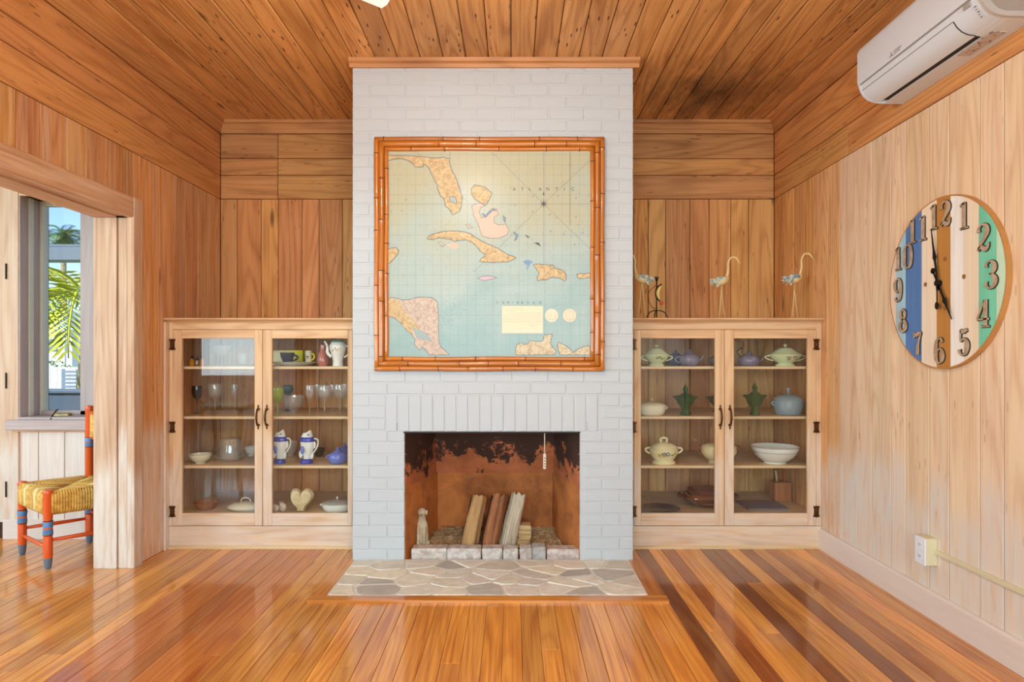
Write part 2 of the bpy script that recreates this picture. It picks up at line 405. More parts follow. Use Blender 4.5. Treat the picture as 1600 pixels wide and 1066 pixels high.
# left wall with the wide cased opening
OY0, OY1, OZ = 1.0, 3.505, 1.925
wall_left = struct(empty('wall_left'))
XLi = -2.295
bm = bmesh.new()
box(bm, XLi + .005, XL - T, OY1 + .02, YB + .02, -.1, ZC + .1); box(bm, XLi + .005, XL - T, YR - .2, OY0 - .02, -.1, ZC + .1)
box(bm, XLi + .005, XL - T, OY0 - .02, OY1 + .02, OZ + .03, ZC + .1)
finish('wall_core', bm, M['gap'], wall_left)
ly = [4.76, 4.59, 4.42, 4.25, 4.11, 3.93, 3.72]
ly = [y * S for y in ly] + [OY1 + .01]
for a, b in zip(ly, ly[1:]): vplank(wall_left, b, a, 0, ZF, 'left', M['wall'], wt((.88, .82, .74)))
y = OY1 + .01
for W in [.08, .13, .16, .15, .17, .135, .105, .14, .16, .13, .17, .15, .14, .17, .13, .16, .14, .17]:
    if y - W < OY0 - .02: W = y - (OY0 - .02)
    if W > .01: vplank(wall_left, y - W, y, OZ + .02, ZF, 'left', M['wall'], wt((.78, .70, .62)))
    y -= W
y = OY0 - .02
while y > YR:
    W = min(R.choice((.13, .17)), y - YR); vplank(wall_left, y - W, y, 0, ZF, 'left', M['wall'], wt((.9, .85, .78))) if W > .01 else None; y -= W
for i, (z0, z1) in enumerate(FZ[:3]):
    for a, b in ((YR, 1.5 + .3 * i), (1.5 + .3 * i, YB)):
        hplank(wall_left, a, b, z0, z1, 'left', M['frieze'], tuple(x * R.uniform(.92, 1.02) for x in (.94, .86, .80)))
# right wall
wall_right = struct(bx('wall_right', XR + T, XR + .2, YR - .2, YB + .3, -.1, ZC + .1, M['gap']))
ry = [4.76, 4.59, 4.43, 4.27, 4.134, 3.953, 3.806, 3.619, 3.467, 3.292, 3.168, 2.988, 2.853, 2.665, 2.535, 2.37, 2.22, 2.05]
ry = [y * S for y in ry]
while ry[-1] > YR + .2: ry.append(ry[-1] - R.choice((.13, .17)))
ry.append(YR)
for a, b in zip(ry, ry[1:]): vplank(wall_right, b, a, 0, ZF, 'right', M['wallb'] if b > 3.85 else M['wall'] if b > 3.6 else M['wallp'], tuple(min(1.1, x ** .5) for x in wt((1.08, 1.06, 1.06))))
for i, (z0, z1) in enumerate(FZ[:3]):
    for a, b in ((YR, .8), (.8, 3.576 - .5 * i), (3.576 - .5 * i, YB)):
        hplank(wall_right, a, b, z0, z1, 'right', M['frieze'], tuple(x * R.uniform(.95, 1.06) for x in (1.05, 1, .96)))
# rear wall (behind the camera) with two windows
wall_rear = struct(empty('wall_rear'))
def wall_with_holes(name, parent, x0, x1, z0, z1, y0, y1, holes, mat):
    bm = bmesh.new(); xs = sorted({x0, x1, *[h[0] for h in holes], *[h[1] for h in holes]})
    for a, b in zip(xs, xs[1:]):
        h = [q for q in holes if q[0] <= a + 1e-6 and q[1] >= b - 1e-6]
        if not h: box(bm, a, b, y0, y1, z0, z1)
        else: box(bm, a, b, y0, y1, z0, h[0][2]); box(bm, a, b, y0, y1, h[0][3], z1)
    return finish(name, bm, mat, parent)
wall_with_holes('wall_panel', wall_rear, XA - .2, XR + .2, -.1, ZC + .1, YR - .2, YR, [(-1.6, -.3, .82, 2.18), (.1, 1.4, .82, 2.18), (-5.0, -4.0, .82, 2.18)], M['rearwall'])
def sash_window(name, x0, x1, z0, z1, y):
    wn = struct(empty(name))
    for a, b, c, d in ((x0, x1, z0, z0 + .05), (x0, x1, z1 - .05, z1), (x0, x0 + .05, z0 + .05, z1 - .05), (x1 - .05, x1, z0 + .05, z1 - .05), (x0 + .05, x1 - .05, (z0 + z1) / 2 - .02, (z0 + z1) / 2 + .02)):
        bx('window_frame', a, b, y - .1, y - .03, c, d, M['base'], wn)
    bx('pane', x0 + .05, x1 - .05, y - .075, y - .07, z0 + .05, z1 - .05, M['pane'], wn)
    bx('window_sill', x0 - .06, x1 + .06, y - .02, y + .05, z0 - .03, z0, M['base'], wn)
sash_window('window_2', -1.6, -.3, .82, 2.18, YR); sash_window('window_3', .1, 1.4, .82, 2.18, YR); sash_window('window_4', -5.0, -4.0, .82, 2.18, YR)

# crown mouldings
def sweep(name, prof, p0, p1, up, out, mat, parent=None):
    """extrude a profile [(out, up)] from p0 to p1"""
    bm = bmesh.new(); p0, p1, up, out = map(Vector, (p0, p1, up, out))
    A = [bm.verts.new(p0 + out * a + up * b) for a, b in prof]; B = [bm.verts.new(p1 + out * a + up * b) for a, b in prof]
    n = len(prof)
    for i in range(n): bm.faces.new([A[i], A[(i + 1) % n], B[(i + 1) % n], B[i]])
    bm.faces.new(A); bm.faces.new(B[::-1])
    if not isinstance(mat, (list, tuple)) and mat.get('grain') and abs((p1 - p0).y) > abs((p1 - p0).x):
        m = Matrix(((0, -1, 0), (1, 0, 0), (0, 0, 1))).to_4x4(); bmesh.ops.transform(bm, matrix=m.inverted(), verts=bm.verts[:])
        o = finish(name, bm, mat, parent); o.matrix_basis = m; return o
    return finish(name, bm, mat, parent)
CR = [(0, 0), (0, -.085), (.010, -.085), (.012, -.055), (.016, -.05), (.030, -.025), (.045, -.018), (.048, 0)]
struct(sweep('trim_1', CR, (XL, YB, ZC), (XC0, YB, ZC), ez, (0, -1, 0), M['crown']))
struct(sweep('trim_2', CR, (XC1, YB, ZC), (XR, YB, ZC), ez, (0, -1, 0), M['crown']))
struct(sweep('trim_3', CR, (XL, YR, ZC), (XL, YB, ZC), ez, ex, M['crown']))
struct(sweep('trim_4', CR, (XR, YR, ZC), (XR, YB, ZC), ez, (-1, 0, 0), M['crown']))
CR2 = [(0, 0), (0, -.045), (.012, -.045), (.018, -.026), (.036, -.018), (.042, 0)]
struct(sweep('trim_5', CR2, (XC0 - .012, YH, ZC), (XC1 + .03, YH, ZC), ez, (0, -1, 0), M['crown']))
struct(sweep('baseboard_right', [(0, 0), (.02, 0), (.02, .112), (.012, .122), (0, .122)], (XR, YR, 0), (XR, YC + .004, 0), ez, (-1, 0, 0), M['base']))

# ------------------------------------------------------------------ cased opening (door_1)
d1 = struct(empty('door_1'))
ch_ = .02
bx('jamb', XLi, -2.168, OY1, OY1 + .02, 0, OZ, M['trim'], d1, .002)
bx('jamb_stop', -2.164, -2.115, OY1 + .008, OY1 + .02, 0, OZ, M['trim'], d1, .002)
bx('casing_edge', -2.111, XL + .004, OY1, OY1 + .02, 0, OZ + .012, M['trim'], d1, .003)
bx('side_casing', XL, XL + .016, OY1, OY1 + .08, 0, OZ + .112, M['trim'], d1, .003)
bx('jamb', XLi, XL + .004, OY0 - .02, OY0, 0, OZ, M['trim'], d1, .002)
bx('side_casing', XL, XL + .016, OY0 - .1, OY0, 0, OZ + .112, M['trim'], d1, .003)
bx('head_jamb', XLi, -2.168, OY0, OY1, OZ, OZ + .03, M['trim'], d1, .002)
bx('head_stop', -2.164, -2.115, OY0, OY1, OZ + .008, OZ + .03, M['trim'], d1, .002)
bx('head_edge', -2.111, XL + .004, OY0, OY1, OZ, OZ + .03, M['trim'], d1, .003)
o = bx('head_casing', XL, XL + .014, OY0, OY1, OZ + .004, OZ + .11, M['trim'], d1, .003); o.color = (.88, .76, .66, 1)
for o in d1.children:
    o.color = (.9, .8, .7, 1) if o.name.startswith('head') else (.86, .82, .80, 1)

# ------------------------------------------------------------------ chimney breast: every brick its own piece
XO0, XO1, ZO = -.607, .379, .735            # fireplace opening
chim = struct(empty('wall_chimney'))
bm = bmesh.new()
yb0 = YH + .0035
box(bm, XC0 + .003, XO0 - .004, yb0, YB + .05, 0, ZC); box(bm, XO1 + .004, XC1 - .003, yb0, YB + .05, 0, ZC); box(bm, XO0 - .004, XO1 + .004, yb0, YH + .16, ZO + .002, ZC); box(bm, XO0 - .004, XO1 + .004, YH + .75, YB + .05, 0, ZC)
finish('mortar_bed', bm, M['mortar'], chim)
BR = {}
def brick(name, x0, x1, z0, z1, parent, y=None, depth=.05, mat=None, j=.0038, seedvar=3, tint=None):
    wx, wz = x1 - x0, z1 - z0
    key = (round(wx, 3), round(wz, 3), R.randrange(seedvar), depth, (mat or M['brick']).name)
    me = BR.get(key)
    if me is None:
        bm = bmesh.new(); box(bm, -wx / 2 + j, wx / 2 - j, 0, depth, -wz / 2 + j, wz / 2 - j, 0, .003)
        for v in bm.verts: v.co += Vector((R.uniform(-1, 1), R.uniform(-.6, .6), R.uniform(-1, 1))) * .0013
        me = bpy.data.meshes.new(name); bmesh.ops.recalc_face_normals(bm, faces=bm.faces[:]); bm.to_mesh(me); bm.free(); me.materials.append(mat or M['brick']); BR[key] = me
    o = bpy.data.objects.new(name, me); COL.objects.link(o); o.parent = parent
    o.location = ((x0 + x1) / 2, (YH if y is None else y) + R.uniform(-.0012, .0008), (z0 + z1) / 2)
    if tint: o.color = (*tint, 1)
    return o
NC = 42; hc = ZC / NC; SX0, SX1, SZ1 = -.715, .487, ZO + hc * 3.43
ztop_sold = round(SZ1 / hc) * hc
for r in range(NC):
    z0, z1 = r * hc, (r + 1) * hc
    js = [XC0] + [XC0 + (.1 if r % 2 else 0) + .2025 * i for i in range(1 if not r % 2 else 0, 9)] + [XC1]
    js = [j for j in js if XC0 <= j <= XC1]
    zm = (z0 + z1) / 2
    holes = []
    if zm < ZO - .01: holes = [(XO0, XO1)]
    elif zm < ztop_sold: holes = [(SX0, SX1)]
    for a, b in zip(js, js[1:]):
        segs = [(a, b)]
        for h0, h1 in holes:
            new = []
            for p, q in segs:
                if q <= h0 or p >= h1: new.append((p, q))
                else:
                    if p < h0: new.append((p, h0))
                    if q > h1: new.append((h1, q))
            segs = new
        for p, q in segs:
            if q - p > .03: brick('brick', p, q, z0, z1, chim)
zs0 = math.floor(ZO / hc) * hc
ns = 18
for i in range(ns):
    a = SX0 + (SX1 - SX0) * i / ns; b = SX0 + (SX1 - SX0) * (i + 1) / ns
    brick('soldier_brick', a, b, ZO, ztop_sold, chim)
bx('lintel', XO0 - .01, XO1 + .01, YH - .001, YH + .1, ZO - .006, ZO + .001, M['lintel'], chim)
bm = bmesh.new()
for u, v in ((620.6, 663), (620.6, 667), (620.6, 671), (917.5, 661), (917.5, 666), (917.5, 671)):
    p = at(u, v, YH); lathe(bm, [(0, 0), (.0022, 0), (.0022, .003), (0, .003)], 6, (p.x, p.y - .002, p.z))
finish('drill_hole', bm, M['lintel'], chim)['kind'] = 'stuff'

# ------------------------------------------------------------------ firebox
def rust(name, a, b, soot, z0, z1, amt):
    t = NT(name); g = t.n('ShaderNodeNewGeometry'); P = g.outputs['Position']
    n = t.noise(P, 5, 6, .65, .4); n2 = t.noise(P, 22, 6, .7)
    col = t.mix(t.ramp(n, [(.35, 0.0), (.65, 1.0)]), lin(a), lin(b))
    sp = t.ramp(n2, [(.60, 0.0), (.66, .6)]); col = t.mix(t.math('MULTIPLY', sp, .5), col, lin((150, 120, 96)))
    if amt:
        sx = t.n('ShaderNodeSeparateXYZ'); t.l(P, sx.inputs[0])
        hgt = t.math('MULTIPLY', t.math('SUBTRACT', sx.outputs[2], z0), 1 / (z1 - z0))
        big = t.noise(P, 7.5, 8, .74, .1)
        m = t.ramp(t.math('ADD', t.math('MULTIPLY', hgt, .42), big), [(.62, 0.0), (.66, 1.0)])
        col = t.mix(t.math('MULTIPLY', m, amt), col, lin(soot))
    t.bsdf(col, .8, 0, .3, 0, .1, n2, .5, .004); return t.m
M['rust_up'] = rust('flaked_soot_on_rust', (196, 112, 70), (160, 90, 54), (50, 34, 28), .40, .80, .95)
M['rust_lo'] = rust('rusty_firebrick', (206, 124, 62), (146, 84, 46), (60, 36, 24), 0, 1, 0)
YF = YH + .02; YFB = 4.26 * S; ZL = .42
fb = struct(empty('wall_firebox'))
def quad(name, pts, mat, thick=.02, n=None):
    bm = bmesh.new(); vs = [bm.verts.new(p) for p in pts]; f = bm.faces.new(vs); f.normal_update(); nn = Vector(n) if n else f.normal
    vs2 = [bm.verts.new(Vector(p) - nn * thick) for p in pts]; bm.faces.new(vs2[::-1])
    for i in range(len(pts)): bm.faces.new([vs[i], vs2[i], vs2[(i + 1) % len(pts)], vs[(i + 1) % len(pts)]])
    return finish(name, bm, mat, fb)
bxl, bxr = -.477, .256
quad('firebox_floor', [(XO0, YH + .0, .001), (XO1, YH + .0, .001), (XO1, YFB, .001), (XO0, YFB, .001)], M['rust_lo'], .02)
quad('back_panel', [(bxl, YFB, 0), (bxr, YFB, 0), (bxr, YFB, ZL), (bxl, YFB, ZL)], M['rust_lo'], .02, (0, -1, 0))
quad('side_panel', [(XO0, YF, 0), (bxl, YFB, 0), (bxl, YFB, ZL), (XO0, YF, ZL)], M['rust_lo'], .02, (1, 0, 0))
quad('side_panel', [(XO1, YF, 0), (bxr, YFB, 0), (bxr, YFB, ZL), (XO1, YF, ZL)], M['rust_lo'], .02, (-1, 0, 0))
ytop = YH + .20
quad('smoke_panel', [(bxl - .03, YFB - .012, ZL), (bxr + .03, YFB - .012, ZL), (bxr + .02, ytop + .08, .95), (bxl - .02, ytop + .08, .95)], M['rust_up'], .02, (0, -1, 0))
quad('smoke_side', [(XO0 - .002, YF, ZL), (bxl - .004, YFB - .006, ZL), (bxl, ytop + .1, .95), (XO0 - .002, YF, .95)], M['rust_up'], .02, (1, 0, 0))
quad('smoke_side', [(XO1 + .002, YF, ZL), (bxr + .004, YFB - .006, ZL), (bxr, ytop + .1, .95), (XO1 + .002, YF, .95)], M['rust_up'], .02, (-1, 0, 0))
quad('throat_cover', [(XO0, YH + .1, .96), (XO1, YH + .1, .96), (XO1, YFB, .96), (XO0, YFB, .96)], M['lintel'], -.02)

# ------------------------------------------------------------------ hearth: flagstones in mortar with a wooden border
M['stone'] = twotone('flagstone', (238, 232, 220), (216, 207, 194), 14, .35, .65, .75, .5, 6, .4, (1, 1.6, 1), True)
M['grout'] = plain('hearth_mortar', (226, 220, 210), .9, var=.1, scale=50, bump=.5)
HX0, HX1, HY0, HY1 = -.895, .655, 3.08, YH + .012
hearth = struct(bx('floor_hearth', HX0, HX1, HY0, HY1, -.01, .010, M['grout']))
bx('hearth_border', HX0 - .075, HX1 + .085, HY0 - .062, HY0, -.002, .0125, M['floor'], hearth, 0)
bx('hearth_border', HX0 - .075, HX0, HY0, HY1 + .01, -.002, .0125, M['floor'], hearth, .003)
bx('hearth_border', HX1, HX1 + .085, HY0, HY1 + .01, -.002, .0125, M['floor'], hearth, .003)
for o in hearth.children: o.color = (.92, .86, .8, 1)
hearth.children[-1].color = (.7, .55, .48, 1)
def clip(poly, p, n):
    out = []
    for i in range(len(poly)):
        a, b = poly[i], poly[(i + 1) % len(poly)]
        da, db = (a - p).dot(n), (b - p).dot(n)
        if da <= 0: out.append(a)
        if da * db < 0: out.append(a + (b - a) * (da / (da - db)))
    return out
sites = []
for j in range(4):
    nx = 9 + (j % 2)
    for i in range(nx):
        sites.append(Vector((HX0 + (HX1 - HX0) * (i + .5 + R.uniform(-.42, .42)) / nx, HY0 + (HY1 - HY0 - .02) * (j + .5 + R.uniform(-.38, .38)) / 4)))
SCOL = [(1, .97, .90), (.95, .93, .90), (1.02, .95, .82), (.92, .87, .87), (1.0, .92, .85), (.66, .64, .64), (.96, .94, .92), (1.02, .97, .86), (.82, .78, .74), (.94, .9, .84)]
asp = Vector((1, 1.5))
for i, s in enumerate(sites):
    poly = [Vector((HX0 + .006, HY0 + .006)), Vector((HX1 - .006, HY0 + .006)), Vector((HX1 - .006, HY1 - .016)), Vector((HX0 + .006, HY1 - .016))]
    for t2 in sites:
        if t2 is s: continue
        n = t2 - s; n = Vector((n.x, n.y * 1.4)); m = (s + t2) / 2
        n2 = n.normalized(); poly = clip(poly, m - n2 * .0065, n2)
        if len(poly) < 3: break
    if len(poly) < 3: continue
    c = sum(poly, Vector((0, 0))) / len(poly)
    poly2 = []
    for a, b in zip(poly, poly[1:] + poly[:1]):
        poly2.append(a + (b - a) * .12); poly2.append(a + (b - a) * .5 + Vector((R.uniform(-1, 1), R.uniform(-1, 1))) * .004); poly2.append(a + (b - a) * .88)
    bm = bmesh.new(); hgt = .0125 + R.uniform(0, .003)
    lo = [bm.verts.new((p.x - c.x, p.y - c.y, 0)) for p in poly2]; up = [bm.verts.new(((p.x - c.x) * .975, (p.y - c.y) * .965, hgt - .004)) for p in poly2]
    bm.faces.new(up); n = len(poly2)
    for q in range(n): bm.faces.new([lo[q], lo[(q + 1) % n], up[(q + 1) % n], up[q]])
    o = finish('flagstone', bm, M['stone'], hearth); o.location = (c.x, c.y, .004)
    k = R.uniform(.92, 1.06); tn = R.choice(SCOL); o.color = (tn[0] * k, tn[1] * k, tn[2] * k, 1)

# ------------------------------------------------------------------ adjoining room
wfar = struct(empty('wall_adjoining_back'))
GX0, GX1, GZ0, GZ1 = -3.14, -2.655, .775, 2.19          # window opening
wall_with_holes('wall_core', wfar, XA - .2, XLi + .02, -.1, 2.75, YW + T, YW + .26, [(GX0, GX1, GZ0, GZ1), (-4.5, -3.46, -.1, 2.2)], M['gap'])
xs = [XLi + .02, -2.56, -2.72, -2.80, -2.86, -3.02, -3.15, -3.28, -3.37]
xs = [X_(u, YW) for u in (178, 156, 133, 101, 60, 29)] + [X_(5, YW)]
for b, a in zip(xs, xs[1:]):
    vplank(wfar, a, b, .12, .70, 'far', M['white_wood'], vary(.04, .02))
    vplank(wfar, a, b, 2.22, 2.6, 'far', M['trim'], vary(.04, .02))
bx('far_panel', XA, -4.5, YW - .001, YW + T, 0, 2.6, M['white_wood'], wfar)
bx('far_panel', -4.5, -3.44, YW - .001, YW + T, 2.2, 2.6, M['white_wood'], wfar)
bx('far_casing', X_(2, YW), X_(31, YW), YW - .014, YW + T, .11, 2.3, M['trim'], wfar, .002)
bx('far_casing', GX1 + .01, XLi + .02, YW - .014, YW + T, .70, 2.3, M['trim'], wfar, .002)
bx('far_head', X_(31, YW), GX1 + .01, YW - .012, YW + T, GZ1 - .005, 2.3, M['trim'], wfar, .002)
bx('far_baseboard', X_(7, YW), XLi + .02, YW - .018, YW + T, 0, .125, M['base'], wfar, .003)
wal = struct(empty('wall_adjoining_left')); ys_ = [YR - .2, -1.3, .5, 1.5, 3.3, YW + .26]
for i_, (a, b) in enumerate(zip(ys_, ys_[1:])):
    if i_ % 2 == 0: bx('wall_panel', XA - .2, XA, a, b, -.1, 2.75, M['white_wood'], wal)
    else:
        bx('wall_panel', XA - .2, XA, a, b, -.1, .82, M['white_wood'], wal); bx('wall_panel', XA - .2, XA, a, b, 2.18, 2.75, M['white_wood'], wal)
        wn = struct(empty('window_%d' % (5 + i_ // 2)))  # unseen windows, added to go with the area lamps along this wall
        for c, d, e, f in ((a, b, .82, .87), (a, b, 2.13, 2.18), (a, a + .05, .87, 2.13), (b - .05, b, .87, 2.13), ((a + b) / 2 - .02, (a + b) / 2 + .02, .87, 2.13)): bx('window_frame', XA - .1, XA - .04, c, d, e, f, M['base'], wn)
        bx('pane', XA - .075, XA - .07, a + .05, b - .05, .87, 2.13, M['pane'], wn); bx('window_sill', XA - .03, XA + .05, a - .05, b + .05, .79, .82, M['base'], wn)
struct(bx('ceiling_adjoining', XA - .2, XLi + .004, YR - .2, YW + .26, 2.6, 2.75, M['white_wood']))
M['mauve'] = wood('weathered_window_wood', (206, 184, 178), (168, 146, 142), .6, knots=0, rings=.3)
M['cream'] = plain('cream_sash', (232, 226, 206), .5)
win = struct(empty('window_1'))
YG = YW + .19
for nm, x0, x1, z0, z1, y0, y1, mt in (
        ('window_jamb', GX0, GX0 + .012, GZ0, GZ1, YW - .01, YW + .06, 'mauve'), ('window_jamb', GX0, GX0 + .02, GZ0, GZ1, YW + .06, YW + .10, 'cream'),
        ('window_jamb', GX0, GX0 + .014, GZ0, GZ1, YW + .10, YW + .16, 'mauve'), ('window_jamb', GX0, GX0 + .028, GZ0, GZ1, YW + .16, YW + .22, 'cream'),
        ('sash_stile', -2.862, GX1, GZ0, GZ1, YG - .03, YG + .02, 'mauve'), ('sash_rail', GX0 + .02, GX1, GZ1 - .03, GZ1, YG - .03, YG + .02, 'cream'), ('sash_rail', GX0 + .02, GX1, GZ0, GZ0 + .03, YG - .03, YG + .02, 'mauve'),
        ('window_sill', GX0 - .05, XLi, .70, .762, YW - .06, YW + .0, 'mauve'), ('window_stool', GX0 + .002, GX1, GZ0 - .014, GZ0 + .002, YW - .02, YG, 'mauve'), ('apron', GX0 - .03, XLi, .685, .70, YW - .03, YW, 'trim')):
    bx(nm, x0, x1, y0, y1, z0, z1, M[mt], win, .003)
bx('pane', GX0 + .02, -2.86, YG - .003, YG + .002, GZ0 + .03, GZ1 - .03, M['pane'], win)
crank = empty('crank_handle', (0, 0, 0)); crank.parent = win
p = at(88, 642, YW + .08)
tubeo('crank_arm', [at(80, 655, YW - .02), at(81, 651, YW + .0), at(86, 644, YW + .03), at(90, 640.5, YW + .06)], [.007, .005, .005, .007], M['bronze'], win)
bx('crank_body', p.x + .0, p.x + .10, YW + .05, YW + .09, GZ0 - .002, GZ0 + .022, plain('brass_crank', (178, 150, 104), .4, .5), win, .006)
bpy.data.objects.remove(crank)
# glazed door at the far left of the adjoining room
dr = struct(empty('door_2'))
bx('door_leaf', -4.46, -4.28, YW + .02, YW + .06, .01, 2.19, M['trim'], dr, .003); bx('door_leaf', -3.62, X_(0, YW + .02) - .0, YW + .02, YW + .06, .01, 2.19, M['trim'], dr, .003)
bx('door_rail', -4.28, -3.62, YW + .02, YW + .06, .01, .4, M['trim'], dr, .003); bx('door_rail', -4.28, -3.62, YW + .02, YW + .06, 2.02, 2.19, M['trim'], dr, .003)
bx('pane', -4.28, -3.62, YW + .035, YW + .04, .4, 2.02, M['pane'], dr)
for v in (424, 595, 765):
    q = at(9, v, YW - .02); bx('hinge', q.x - .005, q.x + .003, YW - .022, YW - .013, q.z - .05, q.z + .05, M['lintel'], dr, .002)
# door in the right wall behind the camera (it shows in the cabinet glass)
d3 = struct(bx('door_3', XR - .02, XR, .1, 1.05, 0, 2.05, plain('grey_door_paint', (206, 204, 204), .6), None, .003))
for z0, z1 in ((.15, .9), (1.05, 1.9)):
    bx('door_panel', XR - .032, XR - .018, .24, .91, z0, z1, d3.data.materials[0], d3, .006)


# ------------------------------------------------------------------ built-in china cabinets
def hinge(parent, x, z, y):
    bm = bmesh.new()
    for sg in (-1, 1):
        poly = [(0, -.034), (.006, -.034), (.012, -.030), (.015, -.036), (.018, -.028), (.012, -.012), (.014, 0), (.012, .012), (.018, .028), (.015, .036), (.012, .030), (.006, .034), (0, .034)]
        prism(bm, [(x + sg * (a + .001), z + b) for a, b in poly], y - .003, y, lambda a, b, h: (a, h, b))
    lathe(bm, [(0, -.034), (.004, -.034), (.004, .034), (0, .034)], 8, (x, y - .003, z))
    for sg in (-1, 1):
        for dz in (-.024, .024): lathe(bm, [(0, -.002), (.0025, -.002), (.0025, .002), (0, .002)], 6, (x + sg * .009, y - .004, z + dz))
    return finish('hinge', bm, M['bronze'], parent)
def pull(parent, x, z, y):
    bm = bmesh.new()
    for sg in (-1, 1):
        q = [(-.004, 0), (-.012, .010), (-.004, .016), (-.005, .028), (0, .036), (.005, .028), (.004, .016), (.012, .010), (.004, 0)]
        prism(bm, [(x + a, z + sg * (.040 + b)) for a, b in q], y - .004, y, lambda a, b, h: (a, h, b))
    tube(bm, curve([(x, y - .002, z - .048), (x, y - .022, z - .036), (x, y - .032, z), (x, y - .022, z + .036), (x, y - .002, z + .048)], 4), [.004, .005, .006, .006, .006, .006, .006, .007, .007, .007, .006, .006, .006, .006, .006, .005, .004], 8)
    return finish('handle', bm, M['bronze'], parent)
ZS = [1.102, .796, .495, .2]                      # tops of the shelves
def cabinet(label, x0, x1, doors, hinge_side):
    """doors: [(xa, xb, glass a, glass b, x of the pull)]; coordinates are those of the room"""
    c = empty('china_cabinet', (0, 0, 0), 0, label, 'cabinet')
    D0, D1, G0, G1 = .137, 1.324, .214, 1.2716
    yf = YC                                        # face of the frame
    xa, xb = doors[0][0], doors[-1][1]
    bx('face_stile', x0, xa, yf, yf + .022, D0, 1.37, M['cab'], c, .0015); bx('face_stile', xb, x1, yf, yf + .022, D0, 1.37, M['cab'], c, .0015)
    bx('face_header', xa, xb, yf, yf + .022, D1 + .002, 1.37, M['cab'], c, .0015)
    o = bx('base_board', x0, x1, yf, yf + .022, 0, D0 - .002, M['cab'], c, .0015); o.color = (1.04, 1.04, 1.04, 1)
    sweep('shoe_moulding', [(0, 0), (.014, 0), (.012, .012), (0, .02)], (x0, yf, 0), (x1, yf, 0), ez, (0, -1, 0), M['cabin'], c)
    sweep('cabinet_top', [(-.02, 1.37), (.012, 1.37), (.02, 1.376), (.034, 1.38), (.045, 1.384), (.045, 1.392), (.04, 1.394), (-YB + YC + .002, 1.394), (-YB + YC + .002, 1.374), (-.02, 1.374)], (x0 + .001, yf, 0), (x1 - .001, yf, 0), ez, (0, -1, 0), M['cab'], c)
    bx('cabinet_floor', x0 + .001, x1 - .001, yf + .024, YB - .002, ZS[3] - .02, ZS[3], M['cabin'], c)
    for z in ZS[:3]:
        bx('shelf', x0 + .001, x1 - .001, yf + .04, YB - .002, z - .017, z, M['cabin'], c, .002)
    for i, (a, b, ga, gb, px) in enumerate(doors):
        dy0, dy1 = yf - .004, yf + .018
        bm = bmesh.new()
        box(bm, a + .0015, ga, dy0, dy1, D0 + .002, D1, 0, .002); box(bm, gb, b - .0015, dy0, dy1, D0 + .002, D1, 0, .002)
        d = bx('door', a + .0015, ga, dy0, dy1, D0 + .002, D1, M['cab'], c, .002)
        bm.free()
        # the frame of the door: stiles and rails; the hinge-side stile carries the rest
        inv = d.matrix_basis.inverted()
        def sub(o):
            o.matrix_basis = inv @ o.matrix_basis; o.parent = d; return o
        sub(bx('stile', gb, b - .0015, dy0, dy1, D0 + .002, D1, M['cab'], None, .002))
        sub(bx('rail', ga, gb, dy0, dy1, G1, D1, M['cab'], None, .002)); sub(bx('rail', ga, gb, dy0, dy1, D0 + .002, G0, M['cab'], None, .002))
        sub(bx('pane', ga - .004, gb + .004, yf + .006, yf + .009, G0 - .004, G1 + .004, M['cabglass']))
        sub(pull(None, px, .796, dy0))
        hx = a if i == 0 else (b if hinge_side else b + .02)
        for zz in (1.235, .735, .225): sub(hinge(None, hx, zz, dy0 - .0005))
    return c
s_ = 258.2
def xc(u): return (u - CX) / s_
cabinet('built-in glass-fronted china cabinet left of the white chimney', XL + .001, XC0 - .002, [(xc(270), xc(410.5), xc(284.5), xc(398), xc(404)), (xc(410.5), xc(551.3), xc(425.3), xc(543.5), xc(417.5))], 0)
cabinet('built-in glass-fronted china cabinet right of the white chimney', XC1 + .002, XR - .001, [(xc(990), xc(1131.7), xc(1001.3), xc(1117), xc(1125)), (xc(1131.7), xc(1275), xc(1146.5), xc(1261.5), xc(1140))], 1)
# thin scribe strips where the cabinets meet the side walls
struct(bx('trim_6', XL, XL + .012, YC - .045, YC, 0, 1.37, M['trim'], None, .002))

